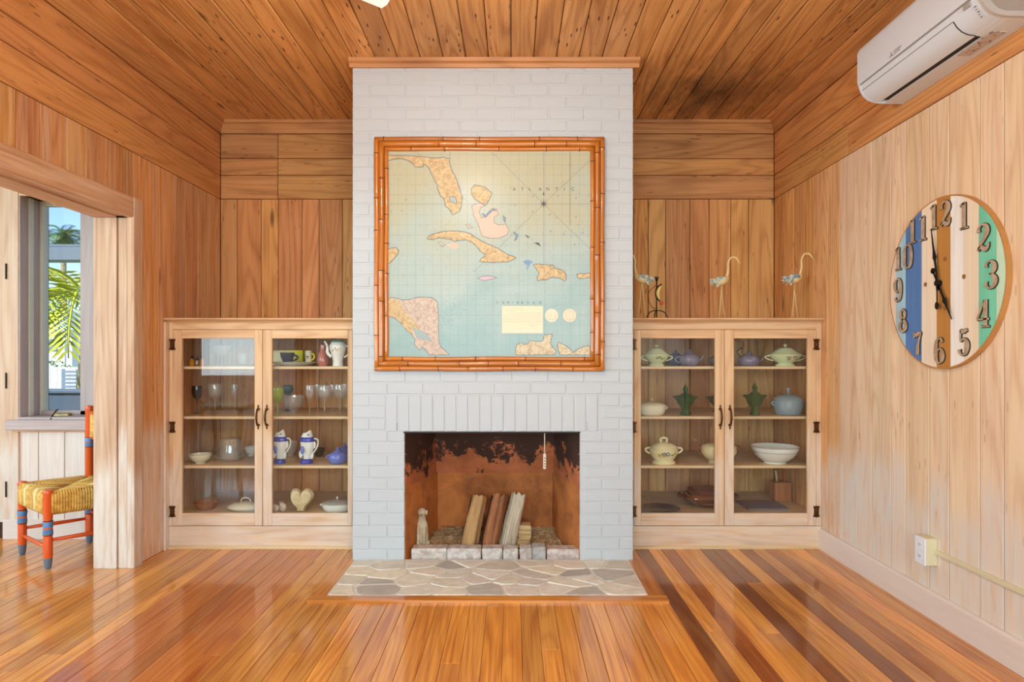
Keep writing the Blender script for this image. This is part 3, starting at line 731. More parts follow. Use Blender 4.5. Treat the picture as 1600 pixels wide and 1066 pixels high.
# ------------------------------------------------------------------ framed map
M['bamboo'] = wood('varnished_bamboo', (206, 122, 44), (132, 62, 18), .3, .6, .1, rings=.2, fiber=.6, knots=0)
M['node'] = plain('bamboo_node', (84, 38, 12), .4)
mx0, mx1, mz0, mz1 = (585 - CX) / 277, (944.5 - CX) / 277, CH - (580 - CY) / 277, CH - (214.5 - CY) / 277
YM = YH - .004
mp = empty('framed_map', ((mx0 + mx1) / 2, YM, mz0), 0, 'large old sea chart in a glossy bamboo frame hung on the white brick chimney', 'map')
ML = Matrix.Translation(-Vector(mp.location))
def pm(u, v, d=0):     # picture pixel -> map-local point (d = height above the sheet)
    return (X_(u, YM - .02) - mp.location.x, -.016 - d, CH - (v - CY) * (YM - .02) / F - mz0)
W_, H_ = mx1 - mx0, mz1 - mz0
for k, (ins, r, yy) in enumerate(((.014, .0145, -.016), (.042, .0165, -.020), (.069, .0125, -.016))):
    for side in range(4):
        ax = {0: ((-W_ / 2 + ins, ins), (W_ / 2 - ins, ins)), 1: ((W_ / 2 - ins, ins), (W_ / 2 - ins, H_ - ins)), 2: ((W_ / 2 - ins, H_ - ins), (-W_ / 2 + ins, H_ - ins)), 3: ((-W_ / 2 + ins, H_ - ins), (-W_ / 2 + ins, ins))}[side]
        (xa, za), (xb, zb) = ax; L = math.hypot(xb - xa, zb - za); ang = math.atan2(zb - za, xb - xa)
        bm = bmesh.new(); bn = bmesh.new(); pts = []; rr = []; n = 26
        nodes = []; q = R.uniform(.05, .2)
        while q < L - .04: nodes.append(q); q += R.uniform(.16, .34)
        tt = sorted([L * i / n for i in range(n + 1)] + [q + e for q in nodes for e in (-.008, 0, .008)])
        for t_ in tt:
            b = min([abs(t_ - q) for q in nodes] + [1]); wob = .0012 * math.sin(t_ * 9 + k + side)
            pts.append((t_ - L / 2, 0, wob)); rr.append(r * (1.10 if b < .004 else 1.0 + .02 * math.sin(t_ * 13)))
        pts[0] = (-L / 2 - r * .6, 0, 0); pts[-1] = (L / 2 + r * .6, 0, 0)
        tube(bm, pts, rr, 8)
        o = finish('bamboo_rod', bm, M['bamboo'], mp); o.location = ((xa + xb) / 2, yy, (za + zb) / 2); o.rotation_euler = (0, -ang, 0)
        o.color = (*vary(.15, .05), 1)
        bn.free()
        for q in nodes: tubeo('node', [(q - L / 2 - .0022, 0, 0), (q - L / 2 + .0022, 0, 0)], r * 1.13, M['node'], o, 8)
def sheet_mat():
    t = NT('aged_chart_paper'); tc = t.n('ShaderNodeTexCoord'); v = tc.outputs['Object']
    sx = t.n('ShaderNodeSeparateXYZ'); t.l(v, sx.inputs[0])
    n = t.noise(v, 3.0, 4, .6, .5); n2 = t.noise(v, 26, 5, .7)
    g = t.math('ADD', t.math('MULTIPLY', sx.outputs[2], .55), t.math('MULTIPLY', n, .75))
    col = t.ramp(g, [(.42, lin((150, 174, 168))), (.72, lin((178, 188, 178))), (1.0, lin((190, 182, 150)))])
    col = t.mix(t.ramp(n2, [(.55, 0.0), (.75, .35)]), col, lin((150, 160, 150)))
    t.bsdf(col, .32, 0, .35); return t.m
bm = bmesh.new(); a, b = pm(604, 558), pm(928, 233); box(bm, a[0], b[0], -.016, -.002, a[2], b[2]); finish('map_sheet', bm, sheet_mat(), mp)
PRN = {k: plain('print_' + k, c, .4, var=.08, scale=90) for k, c in dict(land=(226, 196, 142), cream=(226, 208, 172), pink=(216, 180, 156), rose=(206, 172, 178), lake=(160, 172, 166), blue=(120, 150, 176), line=(96, 82, 64), faint=(142, 148, 134), ink=(88, 80, 74), coast=(66, 50, 32), mauve=(218, 192, 174), paper=(234, 214, 176), shade=(148, 168, 166)).items()}
PRN['land'] = twotone('print_land', (218, 190, 142), (186, 148, 100), 38, .38, .66, .45, 0, 6, 1.0); PRN['cream'] = twotone('print_cream_land', (222, 204, 170), (192, 164, 124), 38, .4, .66, .45, 0, 6, 1.0); PRN['mauve'] = twotone('print_mauve_land', (214, 190, 172), (186, 156, 134), 38, .4, .66, .45, 0, 6, 1.0)
def A9(x, y, ox, oy, k=9.41): return (ox + x / k, oy + y / k)
def jag(pts, amt=.55):
    out = []
    for (a, b), (c, d) in zip(pts, pts[1:] + pts[:1]):
        n = max(1, int(math.hypot(c - a, d - b) / 1.7))
        for i in range(n):
            t_ = i / n; out.append((a + (c - a) * t_ + (R.uniform(-amt, amt) if i else 0), b + (d - b) * t_ + (R.uniform(-amt, amt) if i else 0)))
    return out
def patch(name, pts, mat, d, outline=None):
    raw = pts
    if outline: pts = jag(pts)
    bm = bmesh.new(); prism(bm, [(u, v) for u, v in pts], d - .0004, d, lambda u, v, h: pm(u, v, h)); finish(name, bm, PRN[mat], mp)
    if outline:
        strip('coast_line', pts + [pts[0]], outline, d + .0003, .0021)
        if mat in ('land', 'cream', 'mauve'): strip('coast_shade', raw + [raw[0]], 'shade', d - .0006, .009)
def ribbon(bm, pts, wd, d):
    """flat printed line: one continuous strip with shared, mitred corners"""
    P = [Vector(pm(u, v, d)) for u, v in pts]; closed = len(P) > 3 and (P[0] - P[-1]).length < 1e-6; n = len(P); V = []
    for i in range(n):
        a = P[i - 1] if i else (P[-2] if closed else P[0]); b = P[i + 1] if i < n - 1 else (P[1] if closed else P[-1])
        t_ = b - a
        if t_.length < 1e-7: t_ = Vector((1, 0, 0))
        nn = Vector((-t_.z, 0, t_.x)).normalized() * wd / 2; V.append((bm.verts.new(P[i] + nn), bm.verts.new(P[i] - nn)))
    for (a, b), (c, e) in zip(V, V[1:]): bm.faces.new([a, b, e, c])
def strip(name, pts, mat, d, wd):
    bm = bmesh.new(); ribbon(bm, pts, wd, d); return finish(name, bm, PRN[mat], mp)
bm = bmesh.new()
for i in range(24): ribbon(bm, [(608.5 + 13.5 * i, 237), (608.5 + 13.5 * i, 555)], .0009 if i % 3 else .0014, .0005)
for i in range(21): ribbon(bm, [(608, 241.4 + 15.7 * i), (925, 241.4 + 15.7 * i)], .0009 if i % 4 else .0014, .0005)
finish('grid_lines', bm, PRN['faint'], mp)['kind'] = 'stuff'
CRX, CRY = 849.5, 318.5
bm = bmesh.new()
for u, v in ((769, 238), (924, 248), (608, 318.5), (924, 318.5), (849.5, 237), (849.5, 420), (924, 391), (740, 425)): ribbon(bm, [(CRX, CRY), (u, v)], .0011, .0008)
ribbon(bm, [(890.5, 237), (890.5, 352)], .0015, .0008)
finish('rhumb_lines', bm, PRN['line'], mp)['kind'] = 'stuff'
star = []
for k in range(16): a = PI * k / 8; r = (9 if k % 4 == 0 else 8) if k % 2 == 0 else 2.0; star.append((CRX + r * math.sin(a), CRY - r * math.cos(a)))
patch('compass_rose', star, 'ink', .0014); patch('compass_rose', [(848.3, 305), (849.5, 297.5), (850.7, 305)], 'ink', .0014)
fl = [(60, 72), (410, 80), (560, 95), (760, 115), (860, 100), (940, 118), (965, 110), (960, 170), (985, 250), (1010, 320), (1050, 390), (1080, 470), (1110, 550), (1130, 640), (1155, 690), (1140, 760), (1130, 840), (1105, 900), (1060, 920), (1010, 950), (985, 900), (940, 840), (900, 820), (895, 760), (880, 700), (830, 670), (805, 610), (780, 540), (800, 510), (760, 470), (730, 400), (690, 330), (670, 270), (620, 215), (580, 195), (580, 235), (530, 245), (450, 235), (440, 200), (400, 175), (340, 140), (270, 120), (160, 125), (80, 140), (60, 140)]
patch('land_print', [A9(x, y, 600, 235) for x, y in fl], 'land', .001, 'coast')
patch('lake_print', [A9(x, y, 600, 235) for x, y in ((970, 680), (1030, 680), (1070, 730), (1055, 800), (1010, 760), (970, 750))], 'lake', .0022, 'coast')
strip('border_line', [A9(x, y, 600, 235) for x, y in ((975, 20), (970, 60), (965, 110))], 'coast', .0014, .001)
strip('river_line', [A9(x, y, 600, 235) for x, y in ((480, 20), (520, 60), (550, 60), (530, 100), (500, 150), (500, 190))], 'coast', .0016, .001)
K4 = lambda L, oy: [A9(x, y, 580, oy, 4.324) for x, y in L]
patch('bank_print', K4([(675, 410), (700, 385), (770, 400), (815, 440), (800, 480), (775, 520), (740, 505), (700, 480), (680, 450)], 200), 'land', .001, 'line')
patch('bank_print', K4([(680, 520), (740, 507), (772, 524), (742, 535), (730, 560), (745, 610), (775, 590), (790, 570), (810, 545), (850, 545), (860, 585), (830, 600), (830, 640), (860, 655), (910, 650), (930, 690), (920, 720), (860, 745), (800, 745), (750, 730), (735, 690), (720, 640), (690, 590)], 200), 'pink', .001, 'line')
for L in ([(745, 575), (775, 590), (790, 570), (830, 545), (850, 560), (820, 560), (770, 605)], [(890, 590), (910, 610), (905, 640), (895, 620)], [(960, 700), (990, 720), (985, 750), (965, 765), (980, 735)], [(1035, 720), (1070, 735), (1060, 742)], [(1095, 775), (1130, 775), (1145, 800), (1120, 785)]): patch('cay_print', K4(L, 200), 'ink' if L[0][0] > 1000 else 'blue', .0016, 'ink')
patch('cay_print', K4([(635, 655), (655, 650), (690, 675), (665, 678)], 200), 'pink', .001, 'line')
C_ = lambda L: [A9(x, y, 600, 345) for x, y in L]
D_ = lambda L: [A9(x, y, 760, 345) for x, y in L]
cuba = C_([(640, 240), (700, 200), (860, 158), (950, 150), (1090, 150), (1200, 168), (1270, 190), (1340, 240), (1420, 290), (1500, 330)]) + D_([(0, 335), (60, 355), (140, 395), (210, 430), (290, 485), (370, 515), (440, 545), (380, 575), (310, 605), (200, 605), (100, 615), (0, 605)]) + C_([(1400, 600), (1440, 545), (1490, 520), (1480, 490), (1400, 430), (1360, 370), (1290, 310), (1220, 280), (1120, 285), (1040, 300), (970, 265), (900, 260), (820, 245), (720, 275), (630, 265)])
patch('land_print', cuba, 'land', .001, 'coast')
bm = bmesh.new()
for i in range(44):
    t_ = i / 43; 
    u = 676 + 118 * t_ ; v = 368 + (0 if t_ < .35 else (t_ - .35) * 52) + R.uniform(-2, 2); ribbon(bm, [(u, v), (u + R.uniform(1, 3), v + R.uniform(3, 6))], .0012, .0016)
for i in range(60):
    u, v = R.uniform(640, 708), R.uniform(255, 330)
    if abs(u - (664 + (v - 255) * .5)) < 18 - (v - 255) * .08: ribbon(bm, [(u, v), (u + R.uniform(-3, 3), v + R.uniform(1, 3))], .0009, .0016)
for i in range(120):
    u = R.uniform(610, 682); v = R.uniform(470, 545)
    if v - 468 > (u - 610) * .12 and v < 500 + (u - 610) * .72 and u < 683: ribbon(bm, [(u, v), (u + R.uniform(1, 5), v + R.uniform(2, 6))], .0011, .0016)
for i in range(50):
    u, v = R.uniform(842, 883), R.uniform(415, 432); ribbon(bm, [(u, v), (u + R.uniform(1, 4), v + R.uniform(1, 4))], .001, .0016)
for i in range(60):
    u, v = R.uniform(812, 862), R.uniform(535, 553); ribbon(bm, [(u, v), (u + R.uniform(-2, 2), v + R.uniform(2, 5))], .001, .0016)
finish('hill_hatching', bm, plain('print_hatch', (172, 122, 70), .4), mp)['kind'] = 'stuff'
patch('land_print', C_([(55, 425), (110, 400), (180, 395), (215, 440), (200, 490), (150, 550), (85, 620), (55, 620)]), 'land', .001, 'coast')
patch('land_print', C_([(790, 310), (850, 330), (900, 350), (860, 380), (820, 350)]), 'land', .001, 'blue')
patch('bank_print', C_([(920, 350), (1000, 320), (1090, 340), (1100, 390), (1040, 420), (960, 390)]), 'pink', .0008)
patch('land_print', K4([(715, 195), (750, 180), (800, 178), (850, 188), (810, 200), (770, 210), (740, 205)], 390), 'rose', .001, 'line')
patch('land_print', D_([(720, 640), (800, 640), (900, 650), (980, 650), (1010, 700), (1100, 720), (1150, 750), (1175, 800), (1170, 860), (1150, 885), (1100, 850), (960, 830), (880, 870), (800, 870), (760, 890), (745, 850), (775, 760), (690, 640)]), 'land', .001, 'coast')
patch('shoal_print', D_([(530, 600), (600, 570), (690, 600), (640, 640), (620, 690), (590, 730), (600, 660)]), 'blue', .0012)
patch('land_print', D_([(1330, 790), (1400, 775), (1440, 785), (1525, 765), (1525, 830), (1400, 850), (1345, 845)]), 'land', .001, 'coast')
E_ = lambda L: [A9(x, y, 600, 450) for x, y in L]
F_ = lambda L: [A9(x, y, 760, 450) for x, y in L]
patch('land_print', E_([(60, 160), (120, 140), (200, 155), (280, 180), (400, 165), (500, 135), (700, 140), (780, 200), (790, 300), (800, 450), (800, 600), (800, 750), (830, 860), (960, 985), (660, 985), (600, 900), (560, 870), (520, 920), (440, 820), (460, 750), (430, 720), (380, 660), (300, 590), (250, 520), (190, 470), (130, 430), (60, 420)]), 'mauve', .001, 'line')
patch('land_print', E_([(60, 165), (200, 165), (260, 300), (430, 480), (560, 640), (430, 590), (420, 700), (300, 580), (200, 460), (130, 420), (60, 410)]), 'land', .0013)
patch('lake_print', E_([(420, 590), (520, 620), (620, 680), (700, 790), (640, 760), (480, 730), (460, 660)]), 'lake', .0022, 'blue')
patch('land_print', F_([(430, 985), (430, 900), (450, 830), (520, 810), (550, 840), (620, 820), (630, 770), (720, 790), (830, 780), (850, 690), (970, 680), (940, 820), (1020, 930), (1010, 985)]), 'cream', .001, 'coast')
patch('land_print', F_([(1080, 985), (1040, 870), (1060, 800), (1160, 850), (1220, 890), (1275, 950), (1350, 900), (1440, 860), (1520, 850), (1525, 985)]), 'cream', .001, 'coast')
patch('cartouche', F_([(228, 265), (832, 265), (832, 665), (228, 665)]), 'paper', .0012)
bm = bmesh.new()
for y, x0, x1 in ((303, 250, 545), (335, 275, 450), (372, 355, 810), (402, 240, 810), (432, 240, 810), (462, 240, 810), (492, 240, 825), (535, 610, 770), (560, 640, 700)):
    x = x0
    while x < x1:
        w_ = R.uniform(14, 40); ribbon(bm, F_([(x, y), (min(x + w_, x1), y)]), .0013, .002); x += w_ + 11
finish('cartouche_text', bm, plain('print_text', (168, 140, 120), .4), mp)['kind'] = 'stuff'
bm = bmesh.new()
for i in range(150):
    u, v = R.uniform(612, 922), R.uniform(242, 552); ribbon(bm, [(u, v), (u + R.uniform(1, 3), v - R.uniform(-.6, .9))], R.uniform(.0007, .0013), .0006)
for i in range(70):
    u, v = R.gauss(702, 12), R.gauss(495, 22); ribbon(bm, [(u, v), (u + R.uniform(.5, 2), v + R.uniform(-1, 1))], .001, .0006)
finish('sounding_marks', bm, PRN['line'], mp)['kind'] = 'stuff'
bm = bmesh.new()
for u, v in ((833, 307), (872, 306), (900, 309), (805, 320.5), (832, 331), (859, 335), (900, 339), (860, 361), (881, 366.5), (911, 364), (898, 382), (628, 329), (611, 330), (634, 312)): ribbon(bm, [(u - 1.4, v + .9), (u + 1.4, v - .9)], .0024, .001)
finish('current_marks', bm, PRN['ink'], mp)['kind'] = 'stuff'
for cu, cv in ((862, 493), (890, 493)):
    patch('medallion', [(cu + 10.4 * math.cos(2 * PI * k / 24), cv + 10.4 * math.sin(2 * PI * k / 24)) for k in range(24)], 'paper', .0012)
bm = bmesh.new()
ribbon(bm, [(890 + 7.5 * math.cos(2 * PI * k / 20), 493 + 7.5 * math.sin(2 * PI * k / 20)) for k in range(21)], .0012, .002); ribbon(bm, [(890, 482), (890, 504)], .001, .002); ribbon(bm, [(885, 486), (885, 499), (895, 499), (895, 486)], .001, .002)
for L in ([(855, 498), (855, 487)], [(860, 497), (860, 490), (863, 494)], [(866, 488), (870, 491), (866, 496), (871, 498)], [(854, 499), (870, 500)]): ribbon(bm, L, .0013, .002)
finish('medallion_drawing', bm, plain('print_seal', (190, 150, 140), .4), mp)['kind'] = 'stuff'
def text(name, s_txt, loc, size, mat, parent, rot=(PI / 2, 0, 0), depth=.0002, align='CENTER'):
    cu = bpy.data.curves.new(name, 'FONT'); cu.body = s_txt; cu.size = size; cu.extrude = depth; cu.align_x = align; cu.align_y = 'CENTER'; cu.resolution_u = 3
    o = bpy.data.objects.new(name, cu); COL.objects.link(o); dg = bpy.context.evaluated_depsgraph_get()
    me = bpy.data.meshes.new_from_object(o.evaluated_get(dg)); bpy.data.objects.remove(o)
    me.materials.clear(); me.materials.append(mat)
    o = bpy.data.objects.new(name, me); COL.objects.link(o); o.parent = parent; o.location = loc; o.rotation_euler = rot
    return o
for ch, u in zip('ATLANTIC', (803.6, 816.3, 828, 844, 856, 870, 882, 895)): text('letter_' + ch.lower(), ch, pm(u, 295.6, .0012), .026, PRN['ink'], mp)
for ch, u in zip('CARIBBEAN', (777, 786.6, 794, 801, 809, 816, 825, 834, 844)): text('letter_' + ch.lower(), ch, pm(u, 473, .0012), .019, PRN['line'], mp)

# ------------------------------------------------------------------ clock
RC = .366; XK = XR; cyk, czk = 2.876 * S, 1.481
clk = empty('wall_clock', (XK, cyk, czk), 0, 'big round clock of painted planks with cut-out metal numerals on the right wall', 'clock')
def kp(a, b, d): return (-d, -a, b)                # a to the viewer's right, b up, d off the wall
TK = .021
cols = [(-.40, -.318, (236, 208, 186)), (-.318, -.245, (168, 202, 216)), (-.245, -.128, (88, 124, 178)), (-.128, -.025, (238, 216, 190)), (-.025, .063, (190, 130, 62)), (.063, .142, (240, 232, 224)), (.142, .228, (236, 214, 186)), (.228, .318, (122, 204, 170)), (.318, .40, (196, 222, 192))]
for a0, a1, c in cols:
    a0, a1 = max(a0, -RC), min(a1, RC); n = 14
    m = wood('clock_plank_%d_%d_%d' % c, tuple(min(255, int(x * 1.05)) for x in c), tuple(int(x * .86) for x in c), .6, knots=.4, rings=.2, fiber=.45)
    g = .0008
    pts = [(a0 + g + (a1 - a0 - 2 * g) * i / n, math.sqrt(max(0, RC ** 2 - (a0 + g + (a1 - a0 - 2 * g) * i / n) ** 2))) for i in range(n + 1)]
    poly = pts + [(a, -b) for a, b in pts[::-1]]
    poly = [p for i, p in enumerate(poly) if i == 0 or (abs(p[0] - poly[i - 1][0]) + abs(p[1] - poly[i - 1][1])) > 1e-5]
    if abs(poly[0][0] - poly[-1][0]) + abs(poly[0][1] - poly[-1][1]) < 1e-5: poly.pop()
    bm = bmesh.new(); prism(bm, [(b, a) for a, b in poly], 0, TK, lambda b, a, d: (b, a, d))
    o = finish('plank', bm, m, clk)
    o.matrix_basis = Matrix(((0, 0, -1, -.001), (0, -1, 0, 0), (1, 0, 0, 0), (0, 0, 0, 1)))
bm = bmesh.new()
n = 72
for r0, r1, d0, d1 in ((RC - .001, RC + .006, 0, TK + .001),):
    rg = [[bm.verts.new(kp(r * math.cos(2 * PI * k / n), r * math.sin(2 * PI * k / n), d)) for k in range(n)] for r, d in ((r0, d1), (r1, d1), (r1, d0 + .001), (r0, d0 + .001))]
    for i in range(4):
        for k in range(n): bm.faces.new([rg[i][k], rg[i][(k + 1) % n], rg[(i + 1) % 4][(k + 1) % n], rg[(i + 1) % 4][k]])
finish('rim', bm, plain('clock_rim_wood', (196, 134, 72), .5, var=.15), clk)
DIG = {  # strokes: (x, y, half width)
 '0': [[(-.0, .5, .02), (-.20, .40, .07), (-.25, 0, .11), (-.20, -.40, .07), (0, -.5, .02)], [(0, .5, .02), (.20, .40, .07), (.25, 0, .11), (.20, -.40, .07), (0, -.5, .02)]],
 '1': [[(.02, .48, .1), (.02, -.48, .1)], [(-.2, -.47, .03), (.24, -.47, .03)], [(-.2, .40, .03), (-.05, .45, .05), (.1, .47, .03)]],
 '2': [[(-.24, .22, .1), (-.22, .36, .05), (-.05, .48, .03), (.16, .40, .08), (.2, .2, .12), (.05, -.05, .07), (-.15, -.28, .04), (-.26, -.46, .03)], [(-.26, -.4, .05), (-.1, -.33, .07), (.1, -.43, .09), (.25, -.36, .05), (.28, -.2, .02)]],
 '3': [[(-.24, .28, .09), (-.2, .40, .04), (-.02, .48, .03), (.16, .38, .08), (.18, .2, .11), (.08, .05, .05), (-.06, .02, .02)], [(-.06, .02, .02), (.12, -.04, .06), (.22, -.22, .12), (.14, -.42, .07), (-.04, -.49, .03), (-.2, -.4, .04), (-.25, -.26, .09)]],
 '4': [[(.12, .5, .1), (.12, -.47, .1)], [(.06, .48, .03), (-.3, -.18, .035)], [(-.32, -.2, .035), (.3, -.2, .035)], [(-.1, -.47, .03), (.32, -.47, .03)]],
 '5': [[(-.16, .48, .03), (-.17, .05, .03)], [(-.18, .42, .07), (0, .40, .08), (.2, .46, .05)], [(-.17, .03, .03), (.02, .12, .04), (.18, 0, .1), (.2, -.2, .12), (.12, -.42, .07), (-.04, -.49, .03), (-.2, -.42, .05), (-.24, -.28, .09)]],
 '6': [[(.2, .34, .06), (.12, .46, .05), (0, .48, .03), (-.16, .38, .07), (-.22, .05, .11), (-.2, -.3, .1), (-.1, -.46, .05), (.04, -.49, .03), (.18, -.38, .08), (.22, -.2, .11), (.16, 0, .07), (.04, .08, .03), (-.1, 0, .03)]],
 '7': [[(-.24, .22, .03), (-.24, .48, .03)], [(-.24, .38, .07), (-.05, .36, .09), (.12, .44, .06), (.26, .46, .03)], [(.26, .46, .03), (.1, .1, .05), (.02, -.2, .1), (.02, -.48, .1)]],
 '8': [[(0, .5, .03), (-.17, .38, .08), (-.15, .18, .09), (.02, .05, .07), (.2, -.12, .09), (.2, -.34, .11), (0, -.5, .03)], [(0, .5, .03), (.16, .38, .06), (.15, .18, .06), (0, .04, .05), (-.19, -.12, .08), (-.21, -.34, .1), (0, -.5, .03)]],
}
DIG['9'] = [[(-x, -y, w_) for x, y, w_ in st] for st in DIG['6']]
M['num'] = twotone('weathered_tin_numerals', (196, 170, 142), (170, 140, 112), 30, .4, .6, .5, .2, 4)
M['numshadow'] = plain('painted_numeral_shadow', (58, 44, 32), .6)  # shadow round the numerals, put into the colour of a wider backing
def digit(parent, ch, a, b, h):
    def strokes(bm, d0, d1, grow, mi):
        for st in DIG[ch]:
            c = curve(st, 5); n = len(c); L = []; Rr = []
            for i in range(n):
                p, q = c[max(i - 1, 0)], c[min(i + 1, n - 1)]; tx, ty = q[0] - p[0], q[1] - p[1]; l = math.hypot(tx, ty) or 1
                wd = max(.02, c[i][2] * .92) + grow; L.append((c[i][0] - ty / l * wd, c[i][1] + tx / l * wd)); Rr.append((c[i][0] + ty / l * wd, c[i][1] - tx / l * wd))
            for i in range(n - 1):
                q = [L[i], L[i + 1], Rr[i + 1], Rr[i]]
                lo = [bm.verts.new(kp(a + x * h * .95, b + y * h, d0)) for x, y in q]; up = [bm.verts.new(kp(a + x * h * .95, b + y * h, d1)) for x, y in q]
                for f in [lo, up] + [[lo[k], lo[(k + 1) % 4], up[(k + 1) % 4], up[k]] for k in range(4)]:
                    try: bm.faces.new(f).material_index = mi
                    except ValueError: pass
    bm = bmesh.new(); strokes(bm, TK, TK + .006, .022, 1); strokes(bm, TK + .004, TK + .009, 0, 0)
    return finish('numeral_' + ch, bm, [M['num'], M['numshadow']], parent)
for h in range(1, 13):
    a = 2 * PI * h / 12; rr = .298 if h not in (12, 6) else .292
    cx_, cz_ = rr * math.sin(a), rr * math.cos(a)
    for i, ch in enumerate(str(h)):
        off = 0 if h < 10 else (-.038 if i == 0 else .038)
        digit(clk, ch, cx_ + off, cz_, .108)
M['black'] = plain('black_metal', (22, 20, 20), .45, .3)
def hand(name, ang, L, tail, w0, blob):
    bm = bmesh.new(); dr = (math.sin(ang), math.cos(ang)); nr = (dr[1], -dr[0])
    prof = [(-tail, .004), (-tail * .6, .004), (L * .35, .0055), (L * .42, .006), (L * .47, blob), (L * .53, blob * .7), (L * .62, .005), (L, .0012)]
    poly = [(dr[0] * t_ + nr[0] * w_, dr[1] * t_ + nr[1] * w_) for t_, w_ in prof] + [(dr[0] * t_ - nr[0] * w_, dr[1] * t_ - nr[1] * w_) for t_, w_ in prof[::-1]]
    prism(bm, poly, TK + .012, TK + .015, lambda x, y, d: kp(x, y, d))
    lathe_pts = [(dr[0] * -tail + .013 * math.cos(2 * PI * k / 12), dr[1] * -tail + .013 * math.sin(2 * PI * k / 12)) for k in range(12)]
    prism(bm, lathe_pts, TK + .012, TK + .015, lambda x, y, d: kp(x, y, d)); finish(name, bm, M['black'], clk)
hand('minute_hand', math.radians(-10), .245, .02, .006, .012); hand('hour_hand', math.radians(151), .185, .065, .007, .014)
bm = bmesh.new(); tube(bm, [kp(0, .0, TK + .017), kp(0.002, -.085, TK + .017)], .0025); prism(bm, [(.012 * math.cos(2 * PI * k / 10), -.098 + .017 * math.sin(2 * PI * k / 10)) for k in range(10)], TK + .0155, TK + .0185, lambda x, y, d: kp(x, y, d)); finish('second_hand', bm, M['black'], clk)
bm = bmesh.new(); prism(bm, [(.013 * math.cos(2 * PI * k / 14), .013 * math.sin(2 * PI * k / 14)) for k in range(14)], TK - .001, TK + .021, lambda x, y, d: kp(x, y, d)); finish('hub_cap', bm, M['black'], clk)
for a, b in ((-.10, .005), (.145, .01), (.03, .10), (.028, -.11)):
    bm = bmesh.new(); prism(bm, [(a + .010 * math.cos(2 * PI * k / 10), b + .010 * math.sin(2 * PI * k / 10)) for k in range(10)], TK, TK + .003, lambda x, y, d: kp(x, y, d)); finish('plug', bm, plain('wood_plug', (150, 100, 50), .5), clk)

# ------------------------------------------------------------------ air conditioner
M['acw'] = plain('white_plastic', (224, 230, 238), .35, var=.01); M['acg'] = plain('shaded_slot', (26, 20, 20), .6); M['acl'] = plain('seam_grey', (150, 142, 134), .5); M['acs'] = plain('grey_end_cap', (196, 188, 180), .45, var=.01)
AY1, AY0, AZ = 3.066, 2.27, 2.372
ac = empty('air_conditioner', (XR, (AY0 + AY1) / 2, AZ), 0, 'white wall-mounted split air conditioner high on the right wall', 'air conditioner')
hl = (AY1 - AY0) / 2
def acsweep(name, prof, y0, y1, mat, bev=True):
    bm = bmesh.new(); A = [bm.verts.new((-d, y0, z)) for d, z in prof]; B = [bm.verts.new((-d, y1, z)) for d, z in prof]; n = len(prof)
    f1 = bm.faces.new(A); f2 = bm.faces.new(B[::-1])
    for i in range(n): bm.faces.new([A[i], B[i], B[(i + 1) % n], A[(i + 1) % n]])
    bmesh.ops.triangulate(bm, faces=[f1, f2], ngon_method='EAR_CLIP')
    return smooth_by_angle(finish(name, bm, mat, ac), 35)
body = [(.002, .0), (.095, .002), (.096, .03), (.124, .03), (.125, .006), (.15, .010), (.172, .020), (.19, .036), (.204, .058), (.211, .082), (.213, .24), (.205, .258), (.18, .268), (.002, .268)]
acsweep('casing', body, -hl + .012, hl - .012, M['acw'])
cap = [(.001, .0), (.12, .002), (.152, .009), (.174, .019), (.192, .035), (.206, .057), (.214, .083), (.216, .242), (.206, .262), (.18, .271), (.001, .271)]
acsweep('end_cap', cap, -hl, -hl + .014, M['acs']); acsweep('end_cap', cap, hl - .014, hl, M['acw'])
acsweep('side_recess', [(.02, .02), (.12, .02), (.15, .03), (.18, .06), (.19, .09), (.19, .24), (.02, .24)], -hl - .002, -hl + .002, plain('grey_recess', (168, 156, 146), .5))
acsweep('slot', [(.0965, .004), (.0965, .0295), (.1235, .0295), (.1235, .010)], -hl + .15, hl - .04, M['acg'])
acsweep('slot_filler', [(.094, .0015), (.0965, .03), (.1235, .03), (.1255, .0055)], -hl + .013, -hl + .15, M['acw'])
acsweep('louvre', [(.121, .0035), (.15, .0075), (.173, .018), (.191, .034), (.205, .057), (.2035, .058), (.189, .037), (.171, .021), (.149, .011), (.121, .0075)], -hl + .15, hl - .02, M['acw'])
acsweep('front_panel', [(.2115, .088), (.219, .088), (.221, .1), (.221, .236), (.216, .25), (.208, .262), (.2, .262), (.2115, .238)], -hl + .004, hl - .003, M['acw'])
acsweep('panel_seam', [(.2112, .0835), (.2135, .0835), (.2135, .0875), (.2112, .0875)], -hl + .02, hl - .012, M['acl'])
acsweep('louvre_seam', [(.2015, .0535), (.2062, .0575), (.2065, .0588), (.2015, .055)], -hl + .15, hl - .02, M['acl'])
bm = bmesh.new(); tube(bm, [(-d, -hl + .149, z) for d, z in ((.121, .0045), (.15, .0085), (.173, .019), (.191, .035), (.205, .057))], .0018); finish('louvre_gap', bm, M['acg'], ac)
bm = bmesh.new(); box(bm, -.2145, -.21, -hl + .05, -hl + .085, .058 + .006, .058 + .024)
finish('display_window', bm, plain('display_grey', (176, 170, 164), .3), ac)
bm = bmesh.new()
for k in range(5): box(bm, -.2085 + k * .006, -.2045 + k * .006, -hl + .03 + .003 * (k % 2), -hl + .038, .050 - k * .009, .0535 - k * .009)
finish('indicator_marks', bm, M['acl'], ac)['kind'] = 'stuff'
lg = empty('logo', (-.2215, .12, .105)); lg.parent = ac
